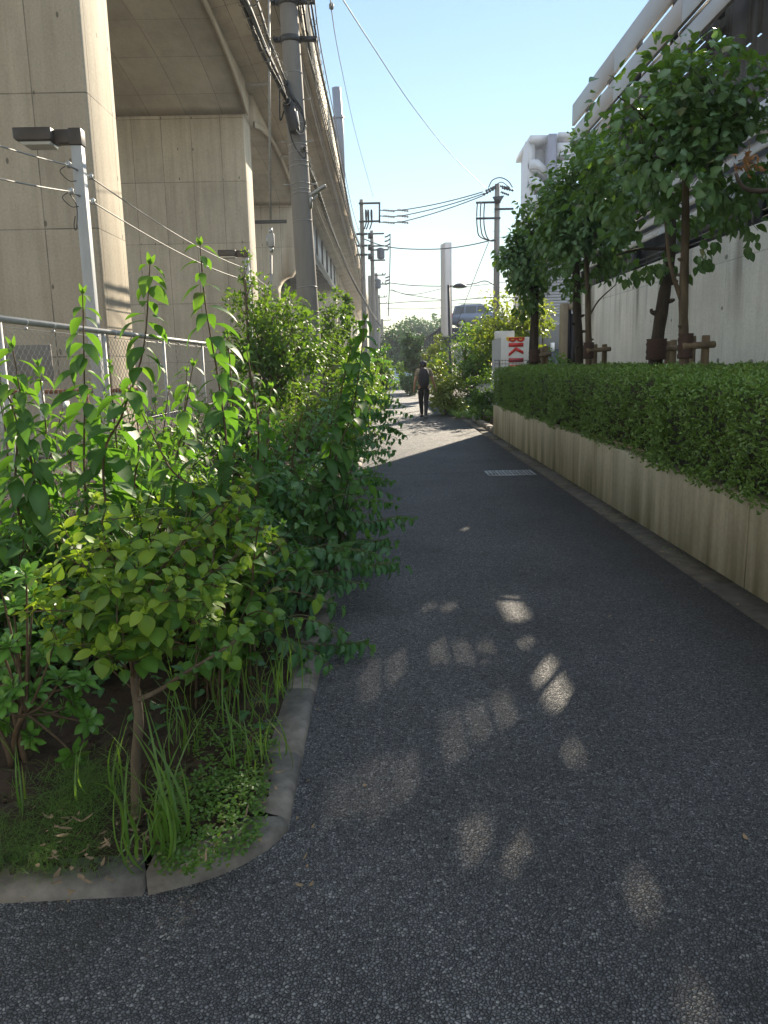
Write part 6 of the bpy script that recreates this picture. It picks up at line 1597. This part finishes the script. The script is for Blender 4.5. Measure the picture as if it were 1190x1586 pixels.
fo = MB(); n = 900
U = np.concatenate([g.uniform(240, 410, 600), g.uniform(300, 430, 300)]); V = np.concatenate([g.uniform(1195, 1350, 600), g.uniform(1120, 1230, 300)])
k = (U < 455-(V-1050)*.22+0) & (V < 1395-(U-200)*.42); P = np.array([gnd(u, v, .10+.03*a) for u, v, a in zip(U[k], V[k], g.uniform(0, 1, k.sum()))])
for j in range(4):
    leaves(fo, P+g.normal(0, .008, P.shape), np.concatenate([g.normal(0, 1, (len(P), 2)), g.uniform(0, .5, (len(P), 1))], 1), UP[None]+g.normal(0, .3, (len(P), 3)), g.uniform(.010, .024, len(P)), g.uniform(.007, .015, len(P)), T_OV3, None, g.uniform(0, .35, len(P)), .2, .2, 0, g)
tag(fo.build('ground_cover', L_GRASS, None, True), 'small round-leaved ground cover behind the kerb', 'ground cover', None, 'stuff')
fo = MB(); n = 700; U = g.uniform(-60, 420, n); V = g.uniform(1130, 1360, n); k = V < 1352-np.clip(U-150, 0, 500)*.45
for u_, v_ in zip(U[k], V[k]):
    p_ = gnd(u_, v_, .075); r_ = g.uniform(.002, .009)
    fo.box(p_+np.array([0, 0, r_*.2]), (r_*2, r_*1.6, r_*1.3), np.array(Matrix.Rotation(g.uniform(0, 3), 3, 'Z') @ Matrix.Rotation(g.uniform(0, 1), 3, 'X')))
tag(fo.build('soil_crumbs', M['soil'], None, True, bevel=.001), 'crumbs of earth and small stones scattered over the bare soil', 'soil crumbs', None, 'stuff')
fo = MB(); n = 70; P = np.stack([g.uniform(-.3, 2.1, n), 2+g.uniform(0, 1, n)**1.5*16, np.full(n, .006)], 1); P[:35, 0] = -.33+np.abs(g.normal(0, .07, 35))
leaves(fo, P, np.concatenate([g.normal(0, 1, (n, 2)), g.normal(0, .05, (n, 1))], 1), UP[None]+g.normal(0, .15, (n, 3)), g.uniform(.010, .03, n), g.uniform(.005, .014, n), T_OV4, None, 0, -.2, -.2, 0, g)
tag(fo.build('path_litter', M['deadleaf'], None, True), 'few dry leaf scraps lying on the asphalt along the kerb', 'leaf litter', None, 'stuff')
# clumps of low weeds further in the bed
fo = MB(); n = 2600; P = np.stack([g.uniform(-2.9, -.5, n), g.uniform(2.6, 9, n), g.uniform(.09, .28, n)], 1)
leaves(fo, P, np.concatenate([g.normal(0, 1, (n, 2)), g.uniform(-.2, .6, (n, 1))], 1), UP[None]+g.normal(0, .4, (n, 3)), g.uniform(.03, .08, n), g.uniform(.018, .035, n), T_OV4, None, g.uniform(0, .15, n), .3, .2, 0, g)
tag(fo.build('undergrowth', L_ARCH, None, True), 'low dark undergrowth filling the bed beneath the shrubs', 'undergrowth', None, 'stuff')
fo = MB(); n = 150; U = g.uniform(40, 430, n); V = 1400-(U-0)*.28+g.normal(-45, 45, n); k = (V > 1120) & (V < 1400-np.clip(U-200, 0, 500)*.45)
P = np.array([gnd(u, v, .112) for u, v in zip(U[k], V[k])]); n = len(P)
leaves(fo, P, np.concatenate([g.normal(0, 1, (n, 2)), g.normal(0, .12, (n, 1))], 1), UP[None]+g.normal(0, .35, (n, 3)), g.uniform(.012, .045, n), g.uniform(.006, .015, n), T_OV4, None, 0, -.3, -.3, .05, g)
tag(fo.build('leaf_litter', M['deadleaf'], None, True), 'curled dry leaves lying on the soil behind the kerb', 'leaf litter', None, 'stuff')
fo = MB(); n = 160; P = np.stack([g.uniform(2.0, 2.33, n), g.uniform(4, 16, n), np.full(n, .02)], 1)
leaves(fo, P, np.concatenate([g.normal(0, 1, (n, 2)), g.normal(0, .1, (n, 1))], 1), UP[None]+g.normal(0, .3, (n, 3)), g.uniform(.01, .035, n), g.uniform(.006, .016, n), T_OV3, None, 0, -.3, -.3, 0, g)
tag(fo.build('gutter_litter', M['deadleaf'], None, True), 'bits of dry leaf gathered along the foot of the low wall', 'leaf litter', None, 'stuff')
